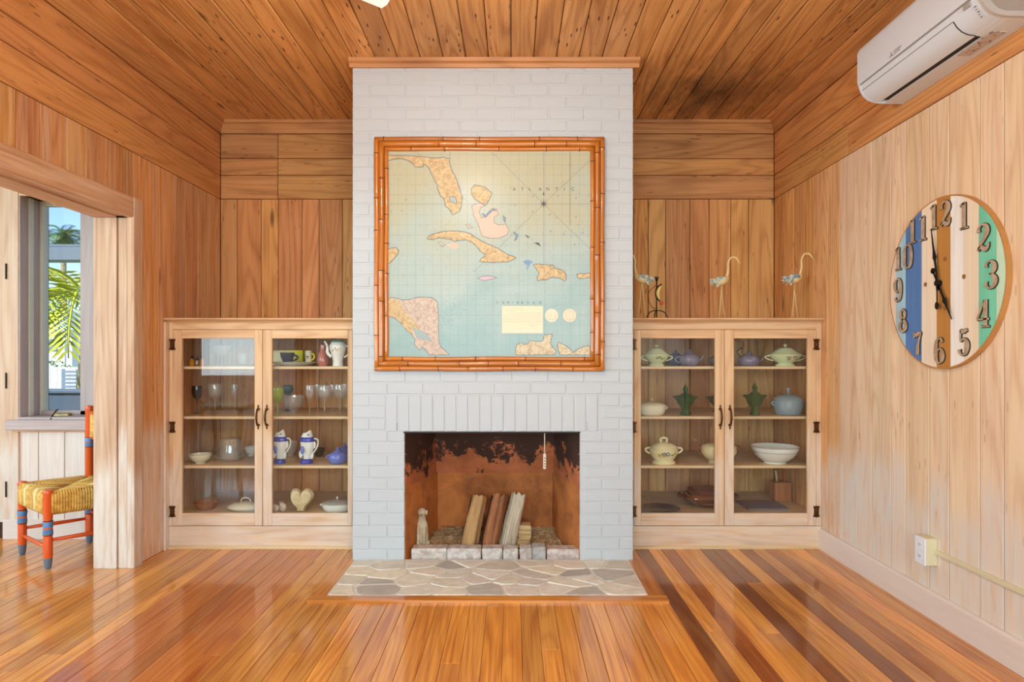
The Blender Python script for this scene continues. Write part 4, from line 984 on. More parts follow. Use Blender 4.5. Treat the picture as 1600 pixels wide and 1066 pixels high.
for k in range(3):
    a = PI / 2 + 2 * PI * k / 3; bm = bmesh.new(); r = .0085; q = [(0, 0), (r * math.cos(a - .55), r * math.sin(a - .55)), (r * 1.75 * math.cos(a), r * 1.75 * math.sin(a)), (r * math.cos(a + .55), r * math.sin(a + .55))]
    prism(bm, [(x, y) for x, y in q], 0, .0006, lambda x, y, d: (-d, -x, y)); finish('logo_diamond', bm, M['acl'], lg)
text('logo_text', 'MITSUBISHI', (-.0004, -.017, .006), .011, M['acl'], lg, (PI / 2, 0, -PI / 2), .0002, 'LEFT'); text('logo_text', 'ELECTRIC', (-.0004, -.017, -.004), .011, M['acl'], lg, (PI / 2, 0, -PI / 2), .0002, 'LEFT')
lg2 = bx('warning_sticker', -.09, -.035, -.29, -.10, -.0015, .001, twotone('worn_sticker', (206, 190, 180), (120, 92, 84), 60, .55, .62, .6, 0, 4), ac)

# ------------------------------------------------------------------ socket box and cable duct
M['ivory'] = plain('ivory_plastic', (228, 214, 176), .45, var=.02); M['plate'] = plain('white_plate', (238, 240, 244), .35, var=.01)
sb = empty('power_outlet', (XR, 2.853, .30), 0, 'white double socket on an ivory surface box above the baseboard', 'outlet')
bx('back_box', -.05, 0, -.036, .036, -.06, .06, M['ivory'], sb, .003); pl = bx('cover_plate', -.056, -.05, -.036, .036, -.06, .06, M['plate'], sb, .002)
for dz in (-.026, .026):
    bm = bmesh.new(); prism(bm, [(.013 * math.cos(2 * PI * k / 14), dz + .016 * math.sin(2 * PI * k / 14)) for k in range(14)], .056, .0575, lambda x, y, d: (-d, x, y)); so = finish('socket', bm, M['plate'], sb)
    for dy in (-.006, .006): bx('slot', -.058, -.0572, dy - .0012, dy + .0012, dz - .004, dz + .006, M['acg'], so)
tag(sweep('cable_duct', [(0, -.010), (.012, -.010), (.014, -.007), (.014, .007), (.012, .010), (0, .010)], (XR, 2.853 - .037, .302), (XR, -.2, .302), ez, (-1, 0, 0), M['ivory']), 'ivory plastic cable duct running along the right wall from the socket', 'cable duct')

# ------------------------------------------------------------------ crockery
def cer(name, c, rough=.18, var=.04): return plain(name, c, rough, var=var, scale=12, coat=.3)
M['jade'] = cer('pale_green_glaze', (206, 214, 168)); M['lilac'] = cer('mottled_lilac_glaze', (134, 126, 150), .2, .3); M['plum'] = cer('dark_lilac_glaze', (100, 92, 126), .2, .3); M['white'] = cer('white_glaze', (236, 232, 222)); M['ivoryg'] = cer('cream_glaze', (236, 226, 196)); M['yellowg'] = cer('yellow_cream_glaze', (240, 228, 178)); M['tan'] = cer('tan_glaze', (226, 206, 158)); M['brown'] = cer('brown_glaze', (122, 62, 28)); M['amberw'] = cer('amber_wood_glaze', (176, 92, 28)); M['greyb'] = cer('blue_grey_glaze', (134, 152, 160)); M['cobalt'] = cer('cobalt_glaze', (58, 72, 168)); M['blue'] = cer('mottled_blue_glaze', (104, 122, 200), .2, .25); M['pinkv'] = cer('dusty_pink_glaze', (196, 112, 100)); M['teal'] = cer('teal_glaze', (86, 146, 140)); M['yellow'] = cer('bright_yellow_paint', (246, 222, 10)); M['darkblue'] = cer('navy_glaze', (34, 30, 60)); M['greyl'] = cer('grey_glaze', (176, 170, 160)); M['stonew'] = twotone('rough_cream_plaster', (226, 206, 164), (196, 170, 124), 18, .4, .62, .85, .6); M['piggy'] = cer('pinkish_bisque', (214, 190, 172)); M['pinkf'] = plain('pink_flower_paint', (176, 84, 104), .4); M['yelf'] = plain('yellow_fruit_paint', (226, 196, 84), .4); M['greenf'] = plain('green_leaf_paint', (120, 142, 70), .4); M['basket'] = twotone('orange_wicker', (186, 112, 52), (140, 78, 34), 60, .4, .6, .7, .6)
M['clear'] = glassy('clear_drinking_glass', (.985, .985, .98), 1.75, (250, 250, 246), .07); M['greenglass'] = glassy('dark_green_glass', (.28, .42, .10), 1.5, (70, 110, 40), .45); M['lime'] = glassy('lime_glass', (.72, .78, .2), 1.5, (200, 205, 60), .4); M['tealg'] = glassy('teal_glass', (.3, .6, .65), 1.5, (60, 120, 130), .4); M['amberg'] = glassy('amber_glass', (.95, .55, .08), 1.5, (230, 150, 20), .5); M['smoke'] = glassy('smoky_glass', (.45, .4, .38), 1.5, (70, 50, 44), .3); M['dkgreen'] = glassy('bottle_green_glass', (.4, .45, .3), 1.5, (70, 80, 50), .35)
def spot(u, w, v0, lev, dy):
    """place on a shelf: (location, width, height) for a thing seen at column u, w px wide, its top at row v0"""
    Y = YC + dy; z = ZS[lev]; return Vector((X_(u, Y), Y, z)), w * Y / F, (CH - (v0 - CY) * Y / F) - z
def sc(prof, w, h): return [(r * w / 2, z * h) for r, z in prof]
WINE = [(0, 0), (.72, .0), (.70, .012), (.2, .035), (.10, .06), (.075, .30), (.09, .46), (.30, .52), (.72, .60), (.96, .74), (1.0, .86), (.92, 1.0), (.88, 1.0), (.95, .86), (.91, .74), (.66, .615), (0, .54)]
def wineglass(u, w, v0, lev, dy, label, mat='clear', prof=WINE, group=None, name='wine_glass', cat='glass'):
    loc, W, H = spot(u, w, v0, lev, dy)
    return tag(latheo(name, sc(prof, W, H), M[mat], None, 18, loc), label, cat, group)
def loop(name, p0, p1, out, r, mat, parent, n=6):
    p0, p1, out = Vector(p0), Vector(p1), Vector(out); mid = (p0 + p1) / 2 + out
    return tubeo(name, curve([p0, p0 * .6 + mid * .4 + out * .35, mid, p1 * .6 + mid * .4 + out * .3, p1], 4), r, mat, parent, 6)
def flower(parent, W, H, zz, yr, cols=('pinkf', 'greenf'), n=7, x0=0, spread=.25, sz=.06, name='painted_flower'):
    bm = bmesh.new()
    for i in range(n):
        x = x0 + R.uniform(-spread, spread) * W; z = zz + R.uniform(-.07, .07) * H
        y = -yr * math.sqrt(max(.05, 1 - (x / (W * .5)) ** 2)) - .0015
        ellipsoid(bm, (x, y, z), sz * W * R.uniform(.5, 1), .0018, sz * W * R.uniform(.4, .8), 7, 4, R.randrange(len(cols)))
    return finish(name, bm, [M[c] for c in cols], parent)
def tureen(u, w, v0, lev, dy, label, mat='jade', cols=('pinkf', 'greenf')):
    loc, W, H = spot(u, w, v0, lev, dy); t = empty('tureen', loc, 0, label, 'tureen'); b = W * .80
    latheo('body', [(0, 0), (b * .30, 0), (b * .29, H * .06), (b * .22, H * .13), (b * .34, H * .24), (b * .48, H * .44), (b * .50, H * .50), (b * .47, H * .50), (b * .30, H * .26), (0, H * .22)], M[mat], t, 24, None, 1, .7)
    l = latheo('lid', [(b * .50, H * .50), (b * .51, H * .52), (b * .40, H * .60), (b * .26, H * .74), (b * .20, H * .80), (b * .06, H * .83), (0, H * .83)], M[mat], t, 24, None, 1, .7)
    kn = bmesh.new(); ellipsoid(kn, (0, 0, H * .90), H * .045, H * .045, H * .07); ellipsoid(kn, (0, 0, H * .96), H * .03, H * .03, H * .045)
    for s2 in (-1, 1): ellipsoid(kn, (s2 * H * .06, 0, H * .92), H * .05, H * .03, H * .025)
    finish('knob', kn, M[mat], l)
    for s2 in (-1, 1): loop('handle', (s2 * b * .46, 0, H * .46), (s2 * b * .36, 0, H * .24), (s2 * b * .2, 0, H * .03), H * .032, M[mat], t)
    flower(t, b, H, H * .36, b * .34 * .94, cols, 9, .06 * b, .16, .05)
    return t
def casserole(u, w, v0, lev, dy, label, bm_, lm, knob, sides=None, flat=.8, name='casserole', cat='casserole'):
    loc, W, H = spot(u, w, v0, lev, dy); t = empty(name, loc, 0, label, cat)
    latheo('pot', [(0, 0), (W * .36, 0), (W * .42, H * .06), (W * .48, H * .30), (W * .49, H * .54), (W * .46, H * .54), (W * .42, H * .1), (0, H * .06)], M[bm_], t, 24, None, 1, flat)
    l = latheo('lid', [(W * .49, H * .54), (W * .505, H * .57), (W * .49, H * .60), (W * .36, H * .70), (W * .14, H * .76), (W * .05, H * .77), (0, H * .77)], M[lm], t, 24, None, 1, flat)
    kb = bmesh.new(); lathe(kb, sc([(0, .76), (.12, .76), (.10, .84), (.24, .92), (.26, .96), (.16, 1.0), (0, 1.0)], W * knob, H), 14); finish('knob', kb, M[lm if lm != 'greyl' else 'white'], l)
    for s2 in (-1, 1): loop('handle', (s2 * W * .47, 0, H * .50), (s2 * W * .46, 0, H * .34), (s2 * W * .08, 0, -.0), H * .035, M[bm_], t)
    return t
def teapot(u, w, v0, lev, dy, label, mat, spout=1, bail=False, name='teapot'):
    loc, W, H = spot(u, w, v0, lev, dy); t = empty(name, loc, 0, label, 'teapot'); b = W * .72
    latheo('body', [(0, 0), (b * .34, 0), (b * .44, H * .1), (b * .52, H * .36), (b * .46, H * .6), (b * .26, H * .74), (b * .22, H * .74), (0, H * .7)], M[mat], t, 22)
    l = latheo('lid', [(b * .25, H * .74), (b * .2, H * .80), (b * .07, H * .85), (b * .06, H * .88), (b * .1, H * .94), (b * .06, H), (0, H)], M[mat], t, 16)
    if spout:
        tubeo('spout', curve([(spout * b * .40, 0, H * .30), (spout * b * .62, 0, H * .42), (spout * b * .72, 0, H * .66)], 4), [H * .10, H * .09, H * .08, H * .075, H * .065, H * .055, H * .05, H * .045, H * .04], M[mat], t, 8)
        if bail: tubeo('handle', curve([(-b * .34, 0, H * .62), (-b * .56, 0, H * .92), (-b * .40, 0, H * 1.2), (-b * .3, 0, H * 1.15)], 4), H * .04, M['black'], t)
        else: loop('handle', (-spout * b * .42, 0, H * .58), (-spout * b * .44, 0, H * .2), (-spout * b * .3, 0, 0), H * .045, M[mat], t)
    else:
        for s2 in (-1, 1): loop('handle', (s2 * b * .46, 0, H * .52), (s2 * b * .47, 0, H * .28), (s2 * b * .16, 0, 0), H * .04, M[mat], t)
    return t
def candy_jar(u, w, v0, lev, dy, label):
    loc, W, H = spot(u, w, v0, lev, dy); t = empty('candy_jar', loc, 0, label, 'jar')
    jag = lambda a, z: 1 + .10 * math.cos(6 * a)
    latheo('jar', sc([(0, 0), (.42, 0), (.44, .03), (.34, .12), (.30, .22), (.44, .30), (.66, .42), (.72, .50), (1.0, .60), (1.02, .62), (.7, .535), (.6, .44), (.3, .30), (0, .27)], W, H), M['greenglass'], t, 24, None, 1, 1, jag)
    l = latheo('lid', sc([(.70, .55), (.62, .60), (.40, .68), (.26, .72), (.16, .74), (0, .74)], W, H), M['greenglass'], t, 24, None, 1, 1, jag)
    latheo('finial', sc([(0, .74), (.14, .74), (.22, .80), (.22, .86), (.12, .92), (.06, .97), (0, 1.0)], W, H), M['greenglass'], l, 12)
    return t
def bowl(u, w, v0, lev, dy, label, mat, foot=.45, name='bowl', cat='bowl', prof=None):
    loc, W, H = spot(u, w, v0, lev, dy)
    p = prof or [(0, 0), (foot, 0), (foot, .08), (foot * 1.15, .12), (.80, .42), (.96, .80), (1.0, 1.0), (.96, 1.0), (.90, .80), (.74, .46), (.4, .2), (0, .16)]
    return tag(latheo(name, sc(p, W, H), M[mat], None, 28, loc), label, cat)

# left cabinet, left door
for u, side in ((300, 'left'), (316, 'right')):
    loc, W, H = spot(u, 8, 556, 0, .12); t = empty('shaker', loc, 0, 'small amber glass shaker with dark cap, %s one of the pair on the top shelf' % side, 'shaker')
    latheo('bottle', sc([(0, 0), (.9, 0), (1, .1), (1, .5), (.6, .68), (.5, .7), (0, .7)], W, H), M['amberg'], t, 12); latheo('cap', sc([(.55, .68), (.55, .86), (.3, .98), (0, 1)], W, H), M['darkblue'], t, 12)
loc, W, H = spot(308, 7, 559, 0, .16); t = empty('salt_cellar', loc, 0, 'tiny clear glass pot with dark lid between the two amber shakers', 'pot')
latheo('pot', sc([(0, 0), (.9, 0), (1, .3), (.9, .66), (0, .66)], W, H), M['clear'], t, 12); latheo('lid', sc([(.95, .66), (.8, .86), (.3, 1), (0, 1)], W, H), M['darkblue'], t, 12)
wineglass(347, 28, 540, 0, .20, 'wide clear glass compote on a tall stem, top shelf of the left cabinet', prof=[(0, 0), (.5, 0), (.48, .03), (.12, .08), (.1, .45), (.2, .5), (.7, .58), (1, .8), (1.02, 1), (.97, 1), (.94, .8), (.66, .62), (0, .54)], name='compote', cat='compote')
wineglass(379, 15, 552, 0, .22, 'short clear cut-glass tumbler beside the tall glass compote', prof=[(0, 0), (.8, 0), (.85, .3), (1, 1), (.92, 1), (.78, .3), (0, .15)], name='tumbler')
wineglass(308, 16, 603, 1, .20, 'smoky dark wine glass, first on the second shelf of the left cabinet', 'smoke')
wineglass(336, 21, 600, 1, .22, 'large clear balloon wine glass right of the smoky wine glass'); wineglass(366, 12, 601, 1, .34, 'slim clear wine glass near the middle stile of the left cabinet')
bowl(313, 34, 709.5, 2, .14, 'small cream footed bowl on the third shelf behind the left glass door', 'ivoryg', .42)
loc, W, H = spot(361, 54, 681, 2, .22); t = empty('cake_dome', loc, 0, 'clear glass cake dome over a glass plate on the third shelf', 'cake dome')
latheo('plate', [(0, 0), (W * .3, 0), (W * .5, H * .22), (W * .49, H * .26), (W * .28, H * .07), (0, H * .06)], M['clear'], t, 26); latheo('dome', [(W * .31, H * .1), (W * .31, H * .75), (W * .26, H * .9), (W * .12, H * .94), (0, H * .94), (0, H * .92), (W * .12, H * .92), (W * .25, H * .88), (W * .30, H * .74), (W * .30, H * .1)], M['clear'], t, 26); latheo('knob', [(0, H * .94), (W * .03, H * .94), (W * .05, H * .98), (0, H)], M['clear'], t, 10)
bowl(392, 18, 698, 2, .42, 'little white bowl behind the glass cake dome', 'white', .5)
bowl(322, 36, 784, 3, .16, 'orange brown dish on the cabinet floor behind the left glass door', 'basket', .6, 'dish', 'dish')
loc, W, H = spot(384, 58, 777, 3, .14); t = empty('serving_dish', loc, 0, 'pale covered serving dish with a loop handle on the floor of the left cabinet', 'serving dish')
latheo('base', sc([(0, 0), (.7, 0), (.96, .2), (1, .26), (.9, .26), (0, .15)], W, H), M['ivoryg'], t, 24, None, 1, .7); l = latheo('lid', sc([(.98, .26), (.9, .42), (.6, .58), (.2, .64), (0, .64)], W, H), M['ivoryg'], t, 24, None, 1, .7); tubeo('handle', curve([(-W * .13, 0, H * .6), (-W * .11, 0, H * .85), (0, 0, H * .97), (W * .11, 0, H * .85), (W * .13, 0, H * .6)], 4), H * .04, M['ivoryg'], l)
# left cabinet, right door
loc, W, H = spot(450, 52, 548, 0, .42); t = empty('tin_box', loc, 0, 'bright yellow box standing behind the white platter', 'box')
bx('box', -W / 2, W / 2, -.04, .04, 0, H, M['yellow'], t, .004); bx('box_lid', -W / 2 - .002, W / 2 + .002, -.042, .042, H * .94, H + .002, M['yellow'], t, .002)
loc, W, H = spot(461, 74, 562, 0, .20); pz = loc.z
t = tag(latheo('platter', sc([(0, 0), (.55, 0), (.6, .1), (.95, .85), (1, 1), (.97, 1.02), (.6, .42), (0, .36)], W, .026), M['white'], None, 30, loc), 'wide white platter on the top shelf of the left cabinet', 'platter'); ptop = pz + .026 * .40
def on_platter(u, w, v0, dy): l2, W2, H2 = spot(u, w, v0, 0, dy); l2.z = ptop; return l2, W2, H2 - (ptop - pz)
l2, W2, H2 = on_platter(449, 22, 551, .17); t = empty('teacup', l2, 0, 'navy blue teacup with a looped handle lying on the white platter', 'cup')
latheo('cup', sc([(0, 0), (.4, 0), (.5, .1), (.9, .6), (1, 1), (.93, 1), (.8, .6), (.4, .2), (0, .18)], W2, H2), M['darkblue'], t, 20); loop('handle', (W2 * .44, 0, H2 * .8), (W2 * .34, 0, H2 * .3), (W2 * .35, 0, .0), H2 * .08, M['darkblue'], t)
l2, W2, H2 = on_platter(482, 11, 548, .2); t = empty('mug', l2, 0, 'small beige mug with a painted spot standing on the white platter', 'mug')
latheo('mug', sc([(0, 0), (.8, 0), (.9, .4), (1, 1), (.9, 1), (.8, .4), (0, .2)], W2, H2), M['ivoryg'], t, 16); loop('handle', (W2 * .46, 0, H2 * .8), (W2 * .42, 0, H2 * .3), (W2 * .4, 0, 0), H2 * .07, M['yellow'], t); flower(t, W2, H2, H2 * .5, W2 * .45, ('brown',), 2, 0, .05, .16, 'painted_spot')
loc, W, H = spot(505, 18, 539, 0, .18); tag(latheo('vase', sc([(0, 0), (.7, 0), (.95, .12), (1, .3), (.75, .6), (.55, .8), (.6, 1), (.5, 1), (.45, .8), (0, .2)], W, H), M['pinkv'], None, 20, loc), 'dusty pink pear-shaped vase beside the flowered coffee pot', 'vase')
loc, W, H = spot(528, 26, 529, 0, .10); t = empty('coffee_pot', loc, 0, 'tall white coffee pot with painted flowers and teal lid on the top shelf', 'coffee pot')
latheo('body', sc([(0, 0), (.62, 0), (.64, .04), (.58, .18), (.72, .4), (.98, .62), (1.0, .74), (.78, .86), (.72, .86), (0, .8)], W, H), M['white'], t, 24); l = latheo('lid', sc([(.80, .86), (.84, .88), (.7, .93), (.2, .97), (0, .97)], W, H), M['teal'], t, 20); latheo('knob', sc([(0, .965), (.12, .965), (.16, .99), (0, 1.02)], W, H), M['white'], l, 10)
tubeo('spout', curve([(-W * .38, 0, H * .34), (-W * .62, 0, H * .48), (-W * .64, 0, H * .72), (-W * .80, 0, H * .90)], 4), [.012, .0115, .011, .0105, .010, .0095, .009, .0085, .008, .0075, .007, .007, .007], M['white'], t, 8); loop('handle', (W * .45, 0, H * .76), (W * .38, 0, H * .32), (W * .3, 0, 0), .006, M['white'], t); flower(t, W, H, H * .62, W * .47, ('pinkf', 'greenf', 'yelf'), 12, 0, .28, .05)
wineglass(434, 19, 606, 1, .16, 'lime green goblet on the second shelf of the left cabinet', 'lime', [(0, 0), (.6, 0), (.58, .02), (.14, .06), (.1, .4), (.3, .46), (.9, .6), (1, .8), (.95, 1), (.88, 1), (.9, .8), (.8, .62), (0, .5)], None, 'goblet')
wineglass(450, 17, 602, 1, .40, 'round teal glass goblet behind the clear glass bowl', 'tealg', [(0, 0), (.6, 0), (.5, .04), (.12, .1), (.12, .6), (.6, .68), (1, .82), (.8, 1), (.7, 1), (.9, .82), (0, .7)], None, 'goblet')
wineglass(459, 34, 618, 1, .24, 'clear cut-glass bowl among the goblets on the second shelf', prof=[(0, 0), (.5, 0), (.4, .08), (.3, .14), (.8, .4), (1, .75), (.98, 1), (.93, 1), (.92, .75), (.7, .44), (0, .22)], name='glass_bowl', cat='bowl')
for u, w_, v0, dy, lb in ((484, 15, 602, .13, 'clear wine glass in the front row, nearest the cut-glass bowl'), (507, 21, 603, .13, 'clear wine glass in the middle of the front row of glasses'), (531, 21, 601, .15, 'clear wine glass in the front row, nearest the chimney'), (496, 14, 601, .36, 'clear wine glass in the back row, leftmost of the four'), (507, 14, 602, .42, 'clear wine glass in the back row, second from the left'), (519, 14, 601, .36, 'clear wine glass in the back row, third from the left'), (541, 15, 600, .34, 'clear wine glass in the back row, half hidden by the door frame')):
    wineglass(u, w_, v0, 1, dy, lb, group='clear wine glasses')
def fish(u, w, v0, dy, label):
    loc, W, H = spot(u, w, v0, 2, dy); t = empty('fish_pitcher', loc, 0, label, 'pitcher')
    latheo('base', sc([(0, 0), (.62, 0), (.66, .05), (.56, .12), (.4, .14), (0, .14)], W, H), M['cobalt'], t, 18, None, 1, .8)
    bm = bmesh.new(); lathe(bm, sc([(0, .13), (.38, .13), (.40, .22), (.58, .36), (.72, .52), (.74, .66), (.62, .80), (.5, .88), (.42, .92), (.36, .9), (0, .78)], W, H), 18, (0, 0, 0), 1, .62)
    for v in bm.verts:
        if v.co.z > H * .8: v.co.z += .10 * H * (1 if v.co.x > 0 else -.2) * abs(v.co.x) / (W * .25)
        v.co.x += W * .05 * math.sin(v.co.z / H * PI)
    smooth_by_angle(finish('body', bm, M['white'], t), 50)
    bm = bmesh.new(); lathe(bm, sc([(.70, .63), (.755, .66), (.74, .72), (.65, .79), (.6, .79)], W, H), 18, (W * .045, 0, 0), 1, .63); finish('blue_collar', bm, M['cobalt'], t)
    for x, z, sx, sz in ((.34, .55, .16, .13), (-.30, .28, .11, .13), (.26, .24, .12, .12)): ellipo('fin', (x * W, 0, z * H), sx * W, .006, sz * H, M['white'], t, 10, 6)
    ellipo('fin', (-.14 * W, -.29 * W, .42 * H), .10 * W, .006, .12 * H, M['blue'], t, 10, 6)
    e = ellipo('eye', (W * .16, -W * .205, H * .87), W * .085, .004, W * .085, M['white'], t, 12, 6); ellipo('pupil', (W * .16, -W * .205 - .003, H * .87), W * .042, .003, W * .042, M['darkblue'], e, 10, 6)
    loop('handle', (W * .36, 0, H * .74), (W * .34, 0, H * .30), (W * .26, 0, .02), .005, M['white'], t)
    return t
fish(437, 28, 671, .12, 'blue and white fish-shaped pitcher, the one by the middle door stile'); fish(479, 30, 672, .12, 'blue and white fish-shaped pitcher standing in the middle of the third shelf')
bowl(453, 24, 690, 2, .42, 'tan footed bowl behind the fish pitchers', 'piggy', .4); 
wineglass(499, 18, 700, 2, .40, 'low dark green glass dish on the third shelf', 'dkgreen', [(0, 0), (.6, 0), (.95, .8), (1, 1), (.94, 1), (.6, .2), (0, .15)], None, 'glass_dish', 'dish')
teapot(528, 40, 699, 2, .12, 'round blue lidded sugar bowl in front, third shelf of the left cabinet', 'blue', 0, name='sugar_bowl'); teapot(539, 30, 692, 2, .34, 'blue lidded pot half hidden behind the round sugar bowl', 'blue', 0, name='sugar_bowl')
for u, lb in ((431, 'left'), (442, 'right')):
    loc, W, H = spot(u, 12, 786 if u == 431 else 783, 3, .09); t = empty('pig_figurine', loc, 0, 'tiny pinkish ceramic pig, %s of the two on the cabinet floor' % lb, 'figurine')
    ellipo('body', (0, 0, H * .42), W * .5, W * .42, H * .42, M['piggy'], t); ellipo('head', (-W * .1, -W * .3, H * .66), W * .24, W * .24, H * .24, M['piggy'], t)
    for s2 in (-1, 1): ellipo('ear', (-W * .1 + s2 * W * .16, -W * .3, H * .9), W * .07, W * .05, H * .12, M['piggy'], t, 8, 5)
    ellipo('snout', (-W * .1, -W * .54, H * .6), W * .1, W * .06, H * .08, M['piggy'], t, 8, 5)
loc, W, H = spot(471.5, 36, 763, 3, .10); bm = bmesh.new(); hp = []
for k in range(40):
    a = 2 * PI * k / 40; x = .5 * math.sin(a) ** 3; y = (.8125 * math.cos(a) - .3125 * math.cos(2 * a) - .125 * math.cos(3 * a) - .0625 * math.cos(4 * a)) * .6
    hp.append((x * W * (1 + .05 * math.sin(5 * a)), max(0, (y + .52) * H * 1.0)))
zmx = max(p[1] for p in hp); hp = [(x * 1.0 if z > zmx * .12 else math.copysign(max(abs(x), W * .16), x), z / zmx * H) for x, z in hp]
hp2 = []
for p in hp:
    if not hp2 or abs(p[0] - hp2[-1][0]) + abs(p[1] - hp2[-1][1]) > 1e-4: hp2.append(p)
hcx, hcz = 0, H * .52; n = len(hp2); rows = [[bm.verts.new((hcx + (x - hcx) * k, y_, max(0, hcz + (z - hcz) * k))) for x, z in hp2] for k, y_ in ((.55, -.034), (.86, -.028), (1, -.008), (1, .012), (.86, .03), (.5, .034))]
for A, B in zip(rows, rows[1:]):
    for k in range(n): bm.faces.new([A[k], A[(k + 1) % n], B[(k + 1) % n], B[k]])
for row in (rows[0], rows[-1]):
    cv = bm.verts.new((hcx, row[0].co.y, hcz))
    for k in range(n): bm.faces.new([row[k], row[(k + 1) % n], cv])
o = finish('heart_ornament', bm, M['stonew'], None, False, loc); tag(smooth_by_angle(o), 'rough cream heart-shaped ornament standing on the left cabinet floor', 'ornament')
casserole(527, 48, 776, 3, .12, 'white casserole with a grey lid on the left cabinet floor', 'white', 'greyl', .28)
# right cabinet
tureen(1026, 50, 538, 0, .12, 'pale green flowered tureen at the chimney end of the top shelf'); tureen(1227, 64, 537, 0, .12, 'pale green flowered tureen at the wall end of the top shelf')
teapot(1056, 34, 547, 0, .36, 'dark lilac lidded pot behind the green tureen', 'plum', 0, name='sugar_bowl'); teapot(1077, 42, 546, 0, .16, 'mottled lilac teapot in the middle of the top shelf', 'lilac', 1); teapot(1121, 36, 551, 0, .30, 'lilac pot half hidden behind the middle door stile', 'lilac', 0, name='sugar_bowl')
teapot(1170, 46, 549, 0, .14, 'mottled lilac teapot with a dark bail handle beside the right-hand green tureen', 'lilac', 1, True)
casserole(1019, 43, 622, 1, .12, 'cream oval casserole with lid on the second shelf', 'ivoryg', 'ivoryg', .26, None, .8)
candy_jar(1071, 37, 601, 1, .12, 'green glass candy jar right of the cream casserole'); candy_jar(1122, 36, 606, 1, .34, 'green glass candy jar half hidden behind the middle door stile'); candy_jar(1179.5, 35, 598, 1, .12, 'green glass candy jar left of the blue-grey casserole')
t = casserole(1231.5, 46, 606, 1, .14, 'blue-grey stoneware casserole with a tall knob', 'greyb', 'greyb', .5, None, .95)
loc, W, H = spot(1037, 54, 683, 2, .12); t = empty('tureen', loc, 0, 'cream tureen with yellow fruit painting and ring-handled lid, third shelf', 'tureen'); b = W * .80
latheo('body', [(0, 0), (b * .42, 0), (b * .42, H * .10), (b * .34, H * .14), (b * .44, H * .26), (b * .53, H * .44), (b * .51, H * .58), (b * .53, H * .60), (b * .48, H * .60), (b * .40, H * .2), (0, H * .16)], M['yellowg'], t, 24, None, 1, .75)
l = latheo('lid', [(b * .5, H * .60), (b * .46, H * .66), (b * .3, H * .76), (b * .12, H * .80), (0, H * .80)], M['yellowg'], t, 22, None, 1, .75); tubeo('ring_handle', curve([(-b * .09, 0, H * .80), (-b * .12, 0, H * .92), (0, 0, H * .98), (b * .12, 0, H * .92), (b * .09, 0, H * .80)], 4), H * .045, M['yellowg'], l)
for s2 in (-1, 1): loop('handle', (s2 * b * .50, 0, H * .60), (s2 * b * .5, 0, H * .38), (s2 * b * .16, 0, H * .03), H * .04, M['yellowg'], t)
flower(t, b, H, H * .36, b * .385, ('yelf', 'greenf', 'yelf'), 16, 0, .34, .055, 'painted_fruit')
for dx in (-.07, .07):
    rg = bmesh.new(); tube(rg, [(dx * b + .055 * b * math.cos(2 * PI * k / 12), -b * .40, H * .40 + .055 * b * math.sin(2 * PI * k / 12)) for k in range(13)], .0028, 5, False); finish('painted_ring', rg, M['plum'], t)
loc, W, H = spot(1123, 72, 686, 2, .14); t = empty('tureen', loc, 0, 'tan tureen with brown handles behind the middle door stile, third shelf', 'tureen'); b = W * .80
latheo('body', [(0, 0), (b * .28, 0), (b * .29, H * .08), (b * .26, H * .12), (b * .40, H * .26), (b * .48, H * .46), (b * .46, H * .68), (b * .43, H * .68), (b * .36, H * .3), (0, H * .2)], M['tan'], t, 24, None, 1, .85); l = latheo('lid', [(b * .48, H * .66), (b * .46, H * .73), (b * .28, H * .82), (.0, H * .86)], M['tan'], t, 22, None, 1, .85); latheo('knob', [(0, H * .85), (b * .05, H * .86), (b * .06, H * .95), (0, H)], M['tan'], l, 10)
for s2 in (-1, 1): loop('handle', (s2 * b * .46, 0, H * .72), (s2 * b * .46, 0, H * .36), (s2 * b * .14, 0, H * .06), H * .035, M['brown'], t)
t = bowl(1210.5, 73, 697, 2, .15, 'large white bowl with a thin green rim line, third shelf of the right cabinet', 'white', .46)
W = t.data.vertices[0].co.x; loc, W, H = spot(1210.5, 73, 697, 2, .15)
for zz, rr in ((.98, .998), (.70, .935)):
    bm = bmesh.new(); lathe(bm, [(rr * W / 2 + .0006, zz * H - .0012), (rr * W / 2 + .0012, zz * H), (rr * W / 2 + .0004, zz * H + .0012)], 28); finish('rim_line', bm, plain('green_line', (120, 130, 110), .4), t)
loc, W, H = spot(1106, 96, 773, 3, .24)
t = tag(latheo('wooden_platter', sc([(0, 0), (.35, 0), (.6, .35), (1.02, .92), (1.0, 1), (.55, .5), (0, .3)], W, H), M['brown'], None, 26, loc, 1, .7), 'dark brown leaf-edged wooden platter under the amber bowls', 'platter'); z0 = loc.z + H * .32
loc2 = loc.copy(); loc2.z = z0; t = tag(latheo('wooden_bowl', [(0, 0), (.10, 0), (.145, .05), (.15, .062), (.143, .062), (.1, .015), (0, .012)], M['amberw'], None, 26, loc2, 1, .85), 'amber brown bowl resting on the dark wooden platter', 'bowl')
loc3 = loc2.copy(); loc3.z += .0145; tag(latheo('wooden_bowl', [(0, 0), (.08, 0), (.125, .05), (.135, .075), (.128, .075), (.08, .012), (0, .01)], M['brown'], None, 26, loc3, 1, .85), 'reddish brown bowl nested inside the amber bowl', 'bowl')
loc, W, H = spot(1031, 62, 795, 3, .13); tag(latheo('dinner_plate', sc([(0, 0), (.55, 0), (.92, .8), (1, 1), (.96, 1.02), (.55, .3), (0, .25)], W, .018), M['darkblue'], None, 28, loc), 'dark blue dinner plate on the floor of the right cabinet', 'plate')
loc, W, H = spot(1219, 26, 752, 3, .42); t = empty('utensil_block', loc, 0, 'upright wooden utensil block on the floor of the right cabinet', 'utensil block')
